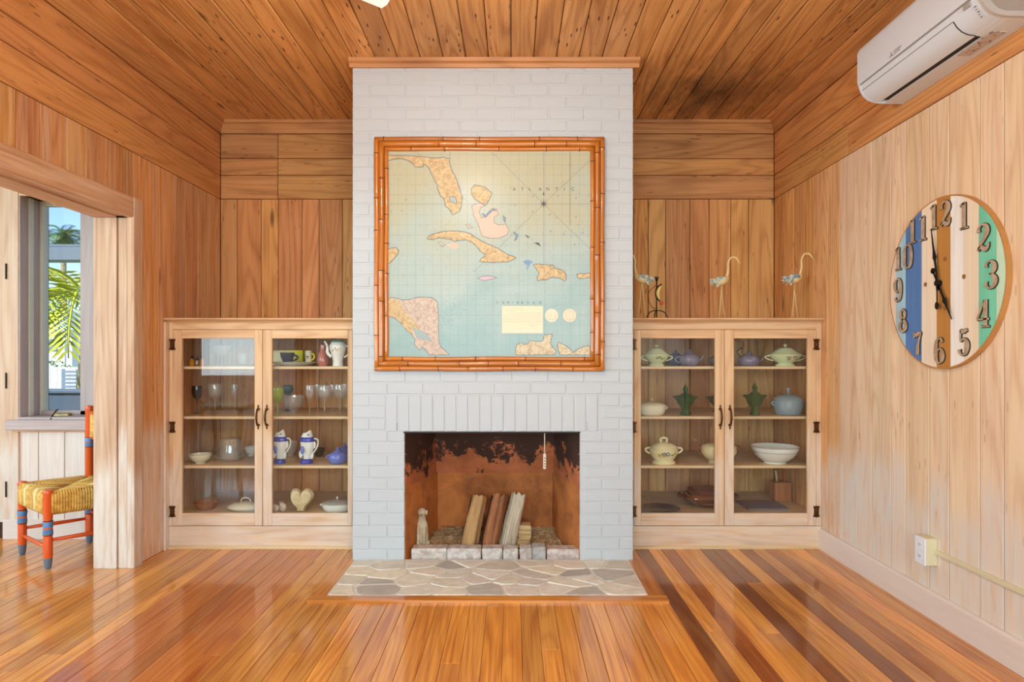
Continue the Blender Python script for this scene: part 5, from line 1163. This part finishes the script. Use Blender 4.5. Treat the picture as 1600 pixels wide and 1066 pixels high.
bx('block', -W / 2, W / 2, -.05, .05, 0, H, wood('red_cedar', (196, 122, 72), (150, 82, 44), .5), t, .004); tubeo('spoon_handle', [(-.02, 0, H - .01), (-.03, .0, H + .07)], [.006, .008], M['cabin'], t); tubeo('spatula_handle', [(.03, 0, H - .01), (.028, .0, H + .075)], [.010, .012], M['amberw'], t)
bx_ = spot(1200, 60, 795, 3, .22)[0]; tag(bx('slate_board', bx_.x - .16, bx_.x + .10, bx_.y - .10, bx_.y + .14, bx_.z, bx_.z + .012, plain('grey_slate', (120, 112, 122), .5), None, .003), 'flat grey slate board lying on the floor of the right cabinet', 'board')

# ------------------------------------------------------------------ birds and wire stand on the cabinet top
M['bird'] = plain('cream_painted_tin', (232, 200, 140), .45, var=.12, scale=30); M['birdb'] = twotone('blue_and_cream_feather', (216, 206, 172), (112, 140, 156), 30, .42, .6, .5, .2, 3)
ZT = 1.394
def bird(u, y, flip, k, label):
    b = empty('wading_bird_figure', (X_(u, y), y, ZT), 0, label, 'figurine', 'wading bird figures'); f = flip
    for s2, fx in ((-1, -.014), (1, .020)): 
        bm = bmesh.new(); tube(bm, [(f * fx * 1.5 * k, s2 * .012, .002), (f * fx * .7 * k, s2 * .010, .10 * k), (f * .002, s2 * .006, .235 * k)], [.0028, .0026, .0035], 6)
        for dx in (-.012, 0, .014): tube(bm, [(f * fx * 1.5 * k, s2 * .012, .002), (f * fx * 1.5 * k + .012, s2 * .012 + dx, .0015)], .0018, 5)
        finish('leg', bm, M['bird'], b)
    bm = bmesh.new(); tube(bm, curve([(-f * .045 * k, 0, .235 * k), (-f * .015 * k, 0, .25 * k), (f * .02 * k, 0, .262 * k), (f * .042 * k, 0, .285 * k)], 4), [.006, .012, .018, .022, .025, .027, .027, .026, .024, .021, .018, .014, .011], 10); finish('body', bm, M['bird'], b)
    bm = bmesh.new(); tube(bm, curve([(f * .036 * k, 0, .28 * k), (f * .046 * k, 0, .33 * k), (f * .046 * k, 0, .375 * k), (f * .062 * k, 0, .41 * k), (f * .09 * k, 0, .415 * k), (f * .112 * k, 0, .395 * k), (f * .126 * k, 0, .37 * k)], 4), [.010, .0085, .008, .0075, .007, .0065, .0063, .006, .006, .006, .006, .006, .006, .006, .0065, .007, .0075, .008, .0075, .006, .0045, .0035, .003, .0025, .0015], 8); finish('neck', bm, M['bird'], b)
    for i in range(8):
        a = PI * (.98 + .055 * i); L = .058 * k; yy = (-1 if i % 2 else 1) * (.012 + .002 * i)
        bm = bmesh.new(); ox, oz = -f * .016 * k, .262 * k; q = [(0, -.004), (.3, -.009), (.7, -.010), (1, 0), (.7, .010), (.3, .009), (0, .004)]
        dx, dz = math.cos(a) * f, math.sin(a); prism(bm, [(ox + dx * t_ * L * (1.1 if i < 5 else .8) - dz * w_ * f, oz + dz * t_ * L + abs(dx) * w_) for t_, w_ in q], yy - .001, yy + .001, lambda x, z, h: (x, h, z)); finish('tail_feather', bm, M['birdb'], b)
    for s2 in (-1, 1):
        bm = bmesh.new(); ellipsoid(bm, (-f * .005 * k, s2 * .021, .268 * k), .036 * k, .008, .017 * k, 12, 6); finish('wing', bm, M['birdb'], b)
    return b
bird(1003.5, YC + .10, -1, .975, 'wading bird figure facing the white chimney, next to the wire holder'); bird(1127, YC + .10, 1, .925, 'wading bird figure in the middle of the cabinet top'); bird(1241, YC + .10, 1, .98, 'wading bird figure nearest the right wall on the cabinet top')
yw = YC + .08; q = lambda u, v: (X_(u, yw) - X_(1026, yw), 0, CH - (v - CY) * yw / F - ZT)
ws = empty('wire_holder', (X_(1026, yw), yw, ZT), 0, 'black wire tripod holder with a yellow crescent and red bead beside the left bird', 'ornament')
for dx, dy in ((-1, -.3), (1, -.3), (0, 1)): tubeo('foot', curve([(dx * .066, dy * .06, .003), (dx * .05, dy * .045, .035), (dx * .025, dy * .02, .050), (0, 0, .052)], 4), .0032, M['black'], ws)
tubeo('stem', [(0, 0, .01), (0, 0, .245)], .0038, M['black'], ws); tubeo('hoop', curve([(0, 0, .21), (-.045, 0, .17), (-.05, 0, .12), (-.03, 0, .075), (0, 0, .06)], 5), .0018, M['black'], ws)
for dx in (-.018, -.006, .008, .02): tubeo('prong', [(0, 0, .225), (dx * .6, 0, .262)], .0025, M['black'], ws)
tubeo('crescent', curve([(.026, -.004, .205), (.010, -.004, .175), (.008, -.004, .145), (.02, -.004, .118)], 4), [.003, .006, .009, .010, .011, .012, .012, .011, .010, .009, .007, .005, .003], plain('yellow_ceramic', (232, 196, 110), .4), ws, 8); tubeo('crescent_edge', curve([(.03, 0, .215), (.0, 0, .19), (-.004, 0, .14), (.02, 0, .11)], 4), .005, M['black'], ws); ellipo('bead', (.03, -.004, .098), .012, .010, .012, plain('red_bead', (206, 74, 36), .4), ws)

# ------------------------------------------------------------------ fireplace things
M['oldbrick'] = twotone('worn_loose_brick', (220, 212, 204), (176, 160, 152), 26, .38, .62, .85, .6, 6, .3, (1, 1, 1), True)
for i, (u0, u1, hh, lb) in enumerate(((642, 698.6, .064, 'whitish loose brick at the dog end of the kerb row'), (698.6, 752, .064, 'whitish loose brick, second from the dog statue'), (753, 785, .064, 'short grey loose brick below the middle log'), (786, 810, .064, 'short grey loose brick below the pale log'), (811.7, 831.6, .066, 'stained short brick with a dark knot-like spot'), (831.6, 853.4, .074, 'taller upright brick with a dark grey lower half'), (854.5, 907.8, .062, 'pinkish loose brick at the right end of the kerb row'))):
    yk = YH + .02; a, b = X_(u0, yk), X_(u1, yk)
    bm = bmesh.new(); box(bm, -(b - a) / 2 + .001, (b - a) / 2 - .001, -.045, .045, 0, hh, 0, .006)
    for v in bm.verts: v.co += Vector((R.uniform(-1, 1), R.uniform(-1, 1), R.uniform(-1, 1) if v.co.z > .01 else 0)) * .0016
    o = finish('loose_brick', bm, M['oldbrick'], None, False, ((a + b) / 2, yk + .047, .0125 if False else .002)); tag(o, lb, 'brick', 'loose bricks along the fireplace'); o.color = [(1.05, 1.03, 1, 1), (1, .98, .98, 1), (.98, .96, .95, 1), (1, 1, .98, 1), (.94, .92, .9, 1), (.72, .74, .76, 1), (1, .92, .9, 1)][i]
M['bark'] = twotone('rough_bark', (120, 96, 76), (70, 52, 40), 20, .4, .6, .9, .8, 6, .5, (.4, 1, 1)); 
def log(label, ub, vb, ut, vt, y, wd, light_c, dark_c, rot=0, lean=.12, depth=.09):
    p0, p1 = at(ub, vb, y), at(ut, vt, y); p0.z = .012; p1.y = y + lean; L = (p1 - p0).length; m = wood('split_log_' + label.split()[0] + str(int(ub)), light_c, dark_c, .85, rings=.3, fiber=1.2, knots=0, bump=1.0)
    r8 = [(-.5, -.5), (-.15, -.55), (.3, -.5), (.52, -.1), (.5, .35), (.2, .55), (-.25, .5), (-.52, .1)]; r_ = []
    for k in range(8):
        for q_ in (0, 1 / 3, 2 / 3):
            a, b = r8[k]; c, d_ = r8[(k + 1) % 8]; fl_ = 1 + R.uniform(-.13, .05); r_.append(((a + (c - a) * q_) * fl_, (b + (d_ - b) * q_) * fl_))
    K = len(r_); bm = bmesh.new(); N = 14; rows = []; bend = R.uniform(-.05, .05)
    for i in range(N):
        t_ = i / (N - 1); rows.append([bm.verts.new((L * (t_ - .5) + (R.uniform(-.01, .01) if 0 < i < N - 1 else (.012 * math.sin(k * 2.1) if i else 0)), (a + bend * math.sin(PI * t_)) * wd * (1.06 - .16 * t_ + R.uniform(-.04, .04)), b * depth * (1.05 - .12 * t_ + R.uniform(-.04, .04)))) for k, (a, b) in enumerate(r_)])
    for A, B in zip(rows, rows[1:]):
        for k in range(K): bm.faces.new([A[k], A[(k + 1) % K], B[(k + 1) % K], B[k]])
    bm.faces.new(rows[0]); bm.faces.new(rows[-1][::-1])
    o = finish('split_log', bm, m); d = (p1 - p0).normalized(); s2 = d.cross(Vector((0, 1, 0))).normalized(); n2 = s2.cross(d)
    c, s3 = math.cos(rot), math.sin(rot); a_ = s2 * c + n2 * s3; b_ = -s2 * s3 + n2 * c
    mm = Matrix((d, a_, b_)).transposed().to_4x4(); mm.translation = (p0 + p1) / 2; o.matrix_world = mm; tag(o, label, 'log', 'split logs leaning in the fireplace')
    # the side still in bark
    bm = bmesh.new(); rr = [[v for v in row] for row in []]
    N = 9; A = []
    for i in range(N):
        t_ = i / (N - 1); A.append([bm.verts.new((L * (t_ - .5) * .97, wd * (.47 + R.uniform(.02, .05)), depth * (q_ + R.uniform(-.03, .03)))) for q_ in (-.28, -.05, .18, .38)])
    for P, Q in zip(A, A[1:]):
        for k in range(3): bm.faces.new([P[k], P[k + 1], Q[k + 1], Q[k]])
    finish('bark', bm, M['bark'], o); return o
yl = YH + .20
log('grey and orange split log, leftmost of the three leaning logs', 733, 864, 748, 785, yl, .098, (206, 160, 106), (120, 84, 58), .5)
log('reddish brown split log in the middle of the three leaning logs', 765, 864, 781, 782, yl, .10, (190, 124, 80), (106, 62, 40), .35)
log('pale grey split log, rightmost of the three leaning logs', 793, 864, 812, 779, yl - .01, .098, (208, 192, 168), (150, 130, 106), .2, .1)
log('short pale offcut of firewood leaning behind the grey and orange log', 727, 866, 731, 824, yl + .05, .05, (206, 176, 130), (120, 92, 62), .3, .03, .05)
for k, (u, lb) in enumerate(((818, 'lower small block of firewood right of the pale log'), (818.5, 'upper small block of firewood right of the pale log'))):
    p = at(u, 860, yl + .05); bm = bmesh.new(); box(bm, -.04, .04, -.05, .05, 0, .062 if k == 0 else .075, 0, .006)
    for v in bm.verts: v.co += Vector((R.uniform(-1, 1), R.uniform(-1, 1), 0)) * .006
    tag(finish('firewood_block', bm, wood('block_wood_%d' % k, (214, 184, 132), (150, 112, 70), .85, fiber=1), None, False, (p.x + k * .004, p.y, .014 if k == 0 else .0765)), lb, 'log', 'small blocks of firewood')
yd = YH + .19; px_ = yd / F; dg = empty('dog_statue', (X_(659.5, yd), yd, .012), 0, 'slim seated dog statue of pale stone inside the fireplace', 'statue'); H = CH - (793 - CY) * px_ - .012
M['dog'] = twotone('weathered_stone', (216, 200, 172), (186, 166, 136), 22, .4, .6, .85, .4)
bm = bmesh.new()
lathe(bm, [(0, 0), (.040, 0), (.042, .02), (.040, H * .18), (.038, H * .34), (.037, H * .48), (.033, H * .60), (.024, H * .70), (.021, H * .76), (.024, H * .80), (0, H * .84)], 14, (0, 0, 0), 1, .95)
for s2 in (-1, 1):
    tube(bm, [(s2 * .017, -.045, .004), (s2 * .017, -.040, H * .3), (s2 * .015, -.026, H * .55)], [.011, .010, .013], 8); ellipsoid(bm, (s2 * .033, .004, H * .12), .016, .036, H * .12, 10, 6); ellipsoid(bm, (s2 * .018, -.052, .008), .012, .014, .009, 8, 5)
smooth_by_angle(finish('body', bm, M['dog'], dg), 60)
bm = bmesh.new(); ellipsoid(bm, (0, -.004, H * .89), .026, .030, H * .10, 14, 8); ellipsoid(bm, (.006, -.036, H * .85), .014, .020, H * .045, 10, 6)
smooth_by_angle(finish('head', bm, M['dog'], dg), 60)
for s2 in (-1, 1): ellipo('ear', (s2 * .027, 0, H * .88), .008, .014, H * .06, M['dog'], dg, 8, 6)
ellipo('nose', (.006, -.056, H * .865), .005, .004, .004, M['lintel'], dg, 6, 4)
bm = bmesh.new()
nx, ny = 60, 22; gx = [[None] * ny for _ in range(nx)]
for i in range(nx):
    for j in range(ny):
        fx, fy = i / (nx - 1), j / (ny - 1); y = YH + .12 + (YFB - YH - .125) * fy; xl = XO0 + (bxl - XO0) * (y - YH) / (YFB - YH) + .004; xr = XO1 + (bxr - XO1) * (y - YH) / (YFB - YH) - .004
        gx[i][j] = bm.verts.new((xl + (xr - xl) * fx, y, .0015 + .07 * fy ** 1.3 * (.75 + .25 * math.sin(fx * 9)) + R.uniform(0, .006) * (1 if 0 < j else 0)))
for i in range(nx - 1):
    for j in range(ny - 1): bm.faces.new([gx[i][j], gx[i + 1][j], gx[i + 1][j + 1], gx[i][j + 1]])
o = finish('ash_bed', bm, twotone('ash_and_twigs', (206, 176, 134), (104, 76, 54), 45, .5, .68, .95, .8)); o['kind'] = 'stuff'; tag(o, 'bed of sandy ash and twigs on the firebox floor', 'ash')
bm = bmesh.new()
for i in range(420):
    fx, fy = R.random(), R.uniform(.25, 1); y = YH + .12 + (YFB - YH - .14) * fy; x = -.5 + .78 * fx; z = .006 + .07 * fy ** 1.3 * .95; a = R.uniform(0, PI); l = R.uniform(.008, .03)
    tube(bm, [(x - l * math.cos(a), y - l * math.sin(a) * .5, z + R.uniform(0, .008)), (x + l * math.cos(a), y + l * math.sin(a) * .5, z + R.uniform(0, .012))], R.uniform(.001, .0025), 4)
o = finish('twigs', bm, twotone('dry_twigs', (196, 162, 118), (120, 90, 62), 8, .4, .6, .9, 0)); o['kind'] = 'stuff'; tag(o, 'scattered dry twigs and flakes on the ash bed', 'twigs')
yc_ = YH + .06; ch = empty('damper_pull', at(851, 676, yc_) + Vector((0, 0, .03)), 0, 'white damper pull rod hanging inside the right of the fireplace', 'pull rod'); zt = ch.location.z
M['offwhite'] = plain('old_white_paint', (226, 210, 186), .5)
tubeo('rod', [(0, 0, .02), (0, 0, CH - (710 - CY) * yc_ / F - zt)], .0035, M['offwhite'], ch); za = CH - (710 - CY) * yc_ / F - zt; zb = CH - (733 - CY) * yc_ / F - zt
bx('grip', -.008, .008, -.005, .005, zb, za + .004, M['offwhite'], ch, .002)
for k in range(4): bx('notch', -.003, .003, -.0058, -.0048, zb + .012 + k * .016, zb + .018 + k * .016, M['lintel'], ch)

# ------------------------------------------------------------------ painted chair
M['orange'] = plain('orange_paint', (232, 92, 30), .35, coat=.2, var=.05); M['bluep'] = plain('blue_paint', (86, 136, 186), .4, var=.15); M['greyp'] = plain('worn_grey_blue_paint', (104, 116, 134), .6, var=.15); M['rush'] = twotone('golden_rush', (240, 190, 98), (206, 150, 66), 40, .4, .6, .7, .4, 4, 0, (.3, 1, 1)); M['rushl'] = plain('pale_rush', (238, 210, 150), .7)
CA, CB, CC = Vector((-2.543, 3.505, 0)), Vector((-2.873, 3.753, 0)), Vector((-2.636, 3.99, 0)); CD = CA + CC - CB
chair = empty('painted_chair', (CA + CC) / 2, 0, 'orange and blue painted wooden chair with woven rush seat, seen through the doorway', 'chair'); o0 = chair.location.copy()
def post(p, H, tall):
    p = p - o0; r = .023
    base = [(0, .0), (.012, .0), (.017, .012), (.021, .05), (.021, .062)]
    L = latheo('post' if tall else 'leg', [(0, .06), (.021, .06), (r, .075), (r, .17), (r * .9, .178), (r, .186), (r, .26), (r * .9, .268), (r, .276), (r, H - .03), (r * 1.12, H - .02), (r * .9, H - .005), (0, H)], M['orange'], chair, 14, p)
    latheo('foot_tip', base + [(0, .063)], M['greyp'], L, 14)
    bands = [(.185, .262)] + ([(.60, .66)] if tall else [])
    for z0, z1 in bands:
        latheo('blue_band', [(r * .9, z0), (r * 1.10, z0 + .008), (r * .98, (z0 + z1) / 2), (r * 1.12, z1 - .008), (r * .9, z1)], M['bluep'], L, 14)
        for zz in (z0, z1): latheo('dark_ring', [(r * .9, zz - .004), (r * 1.07, zz), (r * .9, zz + .004)], M['black'], L, 14)
    return L
for p in (CA, CB): post(p, .435, False)
for p in (CC, CD): post(p, .86, True)
def rail(p, q, z, r=.011, name='stretcher'):
    p, q = p - o0, q - o0; p = Vector((p.x, p.y, z)); q = Vector((q.x, q.y, z)); tubeo(name, [p, p.lerp(q, .3), p.lerp(q, .5), p.lerp(q, .7), q], [r * .75, r, r * 1.1, r, r * .75], M['orange'], chair, 8)
rail(CA, CB, .115); rail(CA, CD, .155); rail(CB, CC, .155); rail(CC, CD, .2); rail(CA, CB, .40, .014, 'seat_rail'); rail(CB, CC, .40, .014, 'seat_rail'); rail(CA, CD, .40, .014, 'seat_rail'); rail(CC, CD, .40, .014, 'seat_rail')
seat = bmesh.new(); cen = (CA + CB + CC + CD) / 4 - o0; ZSt = .418; crn = [CA - o0, CB - o0, CC - o0, CD - o0]; cnt = 0
for i in range(4):
    p, q = crn[i], crn[(i + 1) % 4]; n_ = 24; outw = ((p + q) / 2 - cen).normalized() * .018
    for k in range(n_):
        t_ = (k + .5) / n_; e = p.lerp(q, .03 + .94 * t_); tt = min(t_, 1 - t_) * 2; inner = e.lerp(cen + (e - (p + q) / 2) * 0, tt) if tt < 1 else cen
        inn = e + ((cen - (p + q) / 2)) * tt; rr = (q - p).length / n_ * .56; mi = 1 if (i in (0, 2) and k in (6, 7, 16, 17)) else 0
        pts = [inn + Vector((0, 0, ZSt - .012)), (inn + e) / 2 + Vector((0, 0, ZSt - .004)), e + outw * .5 + Vector((0, 0, ZSt)), e + outw + Vector((0, 0, ZSt - .018)), e + outw + Vector((0, 0, ZSt - .105)), e + outw * .3 + Vector((0, 0, ZSt - .120)), inn + Vector((0, 0, ZSt - .105))]
        tube(seat, pts, rr, 5, mi=mi)
st = finish('rush_seat', seat, [M['rush'], M['rushl']], chair); st['kind'] = 'stuff'
bk = bmesh.new(); p, q = CC - o0, CD - o0
for k in range(22):
    e = p.lerp(q, .06 + .88 * k / 21); tube(bk, [e + Vector((0, 0, .655)), e + Vector((.008, -.008, .67)), e + Vector((.008, -.008, .80)), e + Vector((0, 0, .815)), e + Vector((-.008, .008, .80)), e + Vector((-.008, .008, .67)), e + Vector((0, 0, .655))], .009, 5)
st = finish('rush_back', bk, M['rush'], chair); st['kind'] = 'stuff'
rail(CC, CD, .66, .013, 'back_rail'); rail(CC, CD, .81, .013, 'back_rail')
for z in (.70, .78):
    bm = bmesh.new(); ellipsoid(bm, (CC.x - o0.x + .012, CC.y - o0.y - .018, z + .03), .010, .010, .012, 8, 6); 
    bm.free()

# ------------------------------------------------------------------ ceiling fan (a blade tip shows at the top edge)
M['fanw'] = plain('white_fan_enamel', (240, 238, 232), .4, var=.01)
hub = Vector((-.31, 2.12, 2.60)); fan = empty('ceiling_fan', (hub.x, hub.y, ZC), 0, 'white ceiling fan with light, one blade tip at the top edge', 'ceiling fan'); dz = hub.z - ZC
latheo('canopy', [(0, -.003), (.065, -.003), (.06, -.05), (.02, -.07), (0, -.07)], M['fanw'], fan, 20); latheo('rod', [(0, -.06), (.012, -.06), (.012, dz + .05), (0, dz + .05)], M['fanw'], fan, 10); latheo('motor', [(0, dz + .07), (.07, dz + .06), (.10, dz + .02), (.10, dz - .02), (.07, dz - .04), (0, dz - .04)], M['fanw'], fan, 24)
for k in range(5):
    a = math.radians(120) + 2 * PI * k / 5; d = Vector((math.cos(a), math.sin(a))); n2 = Vector((-d.y, d.x))
    bm = bmesh.new(); prism(bm, [(.20, -.05), (.52, -.07), (.56, -.06), (.56, .06), (.52, .07), (.20, .05)], dz + .005, dz + .012, lambda r_, s2, h: (d.x * r_ + n2.x * s2, d.y * r_ + n2.y * s2, h + s2 * .12)); bl_ = finish('blade', bm, M['fanw'], fan)
    bm = bmesh.new(); prism(bm, [(.08, -.02), (.24, -.03), (.24, .03), (.08, .02)], dz - .004, dz + .004, lambda r_, s2, h: (d.x * r_ + n2.x * s2, d.y * r_ + n2.y * s2, h)); finish('blade_arm', bm, M['fanw'], bl_)
t = NT('lit_frosted_bowl'); e = t.n('ShaderNodeEmission'); e.inputs[0].default_value = (1, .80, .52, 1); e.inputs[1].default_value = 9; t.l(e.outputs[0], t.out.inputs[0])
latheo('light_bowl', [(.07, dz - .04), (.085, dz - .06), (.07, dz - .10), (.03, dz - .12), (0, dz - .122)], t.m, fan, 20)
light('fan_lamp', 'POINT', (hub.x, hub.y, ZC + dz - .18), (0, 0, 0), 32, (1, .95, .88)).data.shadow_soft_size = .08

# ------------------------------------------------------------------ furniture of the adjoining room that shows only in the cabinet glass
M['gpaint'] = plain('green_paint', (88, 122, 84), .5); M['wicker'] = twotone('brown_wicker', (176, 104, 54), (120, 66, 34), 50, .4, .6, .7, .5)
tb = empty('side_table', (-3.35, .25, 0), 0, 'green painted side table reflected in the left cabinet glass', 'table')
bx('table_top', -.32, .32, -.32, .32, .56, .60, M['gpaint'], tb, .005)
for sx_ in (-1, 1):
    for sy_ in (-1, 1): tubeo('leg', curve([(sx_ * .27, sy_ * .27, .56), (sx_ * .29, sy_ * .29, .4), (sx_ * .25, sy_ * .25, .15), (sx_ * .28, sy_ * .28, 0)], 4), [.03, .03, .032, .03, .028, .026, .024, .022, .02, .018, .02, .022, .026], M['gpaint'], tb, 8)
arm = empty('armchair', (-4.15, .1, 0), .5, 'brown wicker armchair reflected in the left cabinet glass', 'chair')
bx('seat', -.30, .30, -.28, .28, .30, .42, M['wicker'], arm, .03); bx('backrest', -.32, .32, .24, .34, .30, .92, M['wicker'], arm, .04)
for sx_ in (-1, 1):
    bx('armrest', sx_ * .31 - .05, sx_ * .31 + .05, -.28, .28, .30, .62, M['wicker'], arm, .03)
    for sy_ in (-1, 1): tubeo('leg', [(sx_ * .27, sy_ * .24, .32), (sx_ * .28, sy_ * .26, 0)], [.03, .02], M['wicker'], arm, 8)

# ------------------------------------------------------------------ outside the window
g_ = bx('garden_ground', -60, 30, YW + .3, 70, -.6, -.4, twotone('sandy_lawn', (176, 172, 120), (120, 140, 80), 3, .4, .6, .9, .2)); struct(g_); g_.name = 'floor_garden'
M['leafy'] = plain('yellow_green_palm_leaf', (190, 200, 48), .5, var=.35, scale=6, tint=True); M['leafg'] = plain('green_palm_leaf', (92, 122, 66), .55, var=.35, scale=6, tint=True); M['trunk'] = twotone('palm_trunk', (196, 178, 134), (150, 130, 96), 12, .4, .6, .9, .5)
def palm(name, base, top, fronds, L, mat, label, droop=1.0, rtr=.09, tilt=(0.1, 1.1)):
    p = empty(name, base, 0, label, 'palm'); b = Vector(base); tp = Vector(top) - b
    tubeo('trunk', curve([(0, 0, 0), (tp.x * .2, tp.y * .2, tp.z * .5), tuple(tp)], 5), [rtr * (1.25 - .05 * i) for i in range(11)], M['trunk'], p, 9)
    for i in range(fronds):
        a = 2 * PI * i / fronds * 2.4 + R.uniform(-.2, .2); el = R.uniform(*tilt); bm = bmesh.new(); pts = []; n = 9
        x = z = 0; e_ = el
        for k in range(n + 1): pts.append(Vector((x * math.cos(a), x * math.sin(a), z))); x += L / n * math.cos(e_); z += L / n * math.sin(e_); e_ -= droop * 2.0 / n
        tube(bm, [tp + q_ for q_ in pts], [.014 * (1 - .08 * k) * L for k in range(n + 1)], 4)
        sd = Vector((-math.sin(a), math.cos(a), 0)); m_ = 22
        for k in range(2, m_):
            f = k / m_ * n; j = min(int(f), n - 1); c0 = tp + pts[j].lerp(pts[j + 1], f - j); dr = (pts[j + 1] - pts[j]).normalized(); ll = L * .34 * math.sin(PI * (.12 + .84 * k / m_))
            for s2 in (-1, 1):
                tip = c0 + (sd * s2 * .8 + dr * .55).normalized() * ll + Vector((0, 0, -.25 * ll)); w2 = dr * .022 * L
                v = [bm.verts.new(q_) for q_ in (c0 - w2 * .5, c0.lerp(tip, .5) - w2, tip, c0.lerp(tip, .5) + w2 * .6)]; bm.faces.new(v)
        o = finish('frond', bm, mat, p); o.color = (*vary(.25, .1), 1)
    return p
def G(u, Y): return (X_(u, Y), Y, -.4)
palm('coconut_palm', G(124, 7.2), at(137, 470, 7.2), 13, 1.5, M['leafy'], 'yellow-green palm close to the window with a pale curved trunk', 1.1, .05)
palm('coconut_palm', G(60, 8.0), at(66, 470, 8.0), 13, 1.2, M['leafy'], 'bright yellow palm seen at the left edge of the window', .9, .05)
palm('fan_palm', G(100, 30), at(99, 368, 30), 40, 1.05, M['leafg'], 'distant bushy palm crown against the blue sky', .9, .14, (-1.0, 1.4))
palm('fan_palm', G(60, 34), at(66, 372, 34), 22, 1.0, M['leafg'], 'far dark green palm left of the bushy palm', .9, .14, (-1.0, 1.4)); palm('fan_palm', G(135, 34), at(131, 374, 34), 22, .9, M['leafg'], 'far dark green palm right of the bushy palm', .9, .14, (-1.0, 1.4))
pg = empty('carport', (X_(100, 9), 9, -.4), 0, 'grey carport eave crossing the window view', 'carport'); zz = CH - (385 - CY) * .009 + .4; z2 = CH - (407 - CY) * .009 + .4
M['slate'] = plain('grey_fascia_paint', (122, 134, 146), .6); M['whp'] = plain('white_house_paint', (232, 236, 240), .7)
bx('fascia', -2.6, 2.2, 0, .12, z2, zz, M['slate'], pg, .01); bx('roof_slab', -2.6, 2.2, .0, 1.6, zz, zz + .03, M['slate'], pg)
for x in (-2.4, 2.0): bx('post', x - .05, x + .05, .02, .12, 0, z2, M['whp'], pg)
hs = empty('white_house', (X_(84, 26), 26, -.4), 0, 'white house with pale blue roof beyond the palms', 'house'); 
bx('wall', -2.2, .75, 0, 3, 0, 2.6, M['whp'], hs)
bm = bmesh.new(); prism(bm, [(-2.4, 2.6), (.95, 2.6), (.35, 3.3), (-1.6, 3.6)], -.2, 3.2, lambda x, z, h: (x, h, z)); finish('roof', bm, plain('pale_blue_metal_roof', (176, 204, 226), .5), hs)
for x0, x1, z0, z1 in ((-.18, .16, 1.75, 2.25), (.42, .62, 1.7, 2.0), (-1.3, -.9, 1.7, 2.2)):
    wv = bx('window', x0, x1, -.03, .01, z0, z1, M['slate'], hs, .01); bx('pane', x0 + .04, x1 - .04, -.036, -.03, z0 + .04, z1 - .04, M['pane'], wv)
bx('porch_post', .62, .72, -.4, -.3, 0, 2.6, M['whp'], hs)
M['hedge'] = plain('hedge_leaf', (128, 150, 70), .7, var=.4, scale=8)
for u, y, rw, hh, lb in ((84, 20, .5, 1.55, 'clipped hedge below the window of the white house'), (104, 18, .35, 1.35, 'small bush beside the porch post'), (120, 14, .35, .9, 'low bush at the foot of the palm trunk')):
    bm = bmesh.new(); c = Vector(G(u, y))
    for i in range(700):
        a, e_ = R.uniform(0, 2 * PI), R.uniform(0, PI / 2); rr = R.uniform(.75, 1); q_ = Vector((rw * rr * math.cos(a) * math.cos(e_ * .8), rw * rr * math.sin(a) * math.cos(e_ * .8), hh * rr * math.sin(e_ * 1.0) * R.uniform(.6, 1)))
        t1 = Vector((R.uniform(-1, 1), R.uniform(-1, 1), R.uniform(-1, 1))) * .09; t2_ = Vector((R.uniform(-1, 1), R.uniform(-1, 1), R.uniform(-1, 1))) * .09; bm.faces.new([bm.verts.new(q_), bm.verts.new(q_ + t1), bm.verts.new(q_ + t2_)])
    sh = empty('garden_bush', c, 0, lb, 'bush'); o = finish('foliage', bm, M['hedge'], sh); o['kind'] = 'stuff'; tubeo('stem', [(0, 0, 0), (0, 0, hh * .6)], .05, M['trunk'], sh)
bn = empty('slatted_bench', G(108, 11.5), 0, 'white slatted garden bench seen through the window', 'bench'); z1, z0 = CH - (577 - CY) * .0115 + .4, CH - (612 - CY) * .0115 + .4
for k in range(6): bx('slat', -.14, .12, .0, .03, z0 + (z1 - z0) * k / 6, z0 + (z1 - z0) * (k + .6) / 6, M['whp'], bn)
for x in (-.14, .12): bx('bench_leg', x - .02, x + .02, .03, .07, 0, z1, M['whp'], bn)
bx('bench_seat', -.14, .12, -.4, .0, z0 - .05, z0 - .01, M['whp'], bn); bx('bench_leg', -.16, -.12, -.4, -.36, 0, z0 - .05, M['whp'], bn); bx('bench_leg', .10, .14, -.4, -.36, 0, z0 - .05, M['whp'], bn)
pw = empty('planter_wall', G(100, 6.2), 0, 'dark blue-grey planter wall below the bench outside', 'planter'); zt_ = CH - (610 - CY) * .0062 + .4
bx('wall', -.9, .7, 0, .3, 0, zt_ - .03, plain('blue_grey_wall', (92, 112, 134), .7), pw); bx('coping', -.92, .72, -.02, .32, zt_ - .03, zt_, plain('blue_grey_coping', (106, 124, 144), .7), pw, .005)
fp = empty('garden_fence', G(90, 15), 0, 'pale grey board fence behind the slatted bench', 'fence')
for k in range(16): bx('board', -1.2 + k * .15, -1.06 + k * .15, 0, .03, 0, 1.3, M['slate'] if False else M['whp'], fp)
bx('rail', -1.2, 1.2, .03, .07, .9, 1.0, M['whp'], fp)
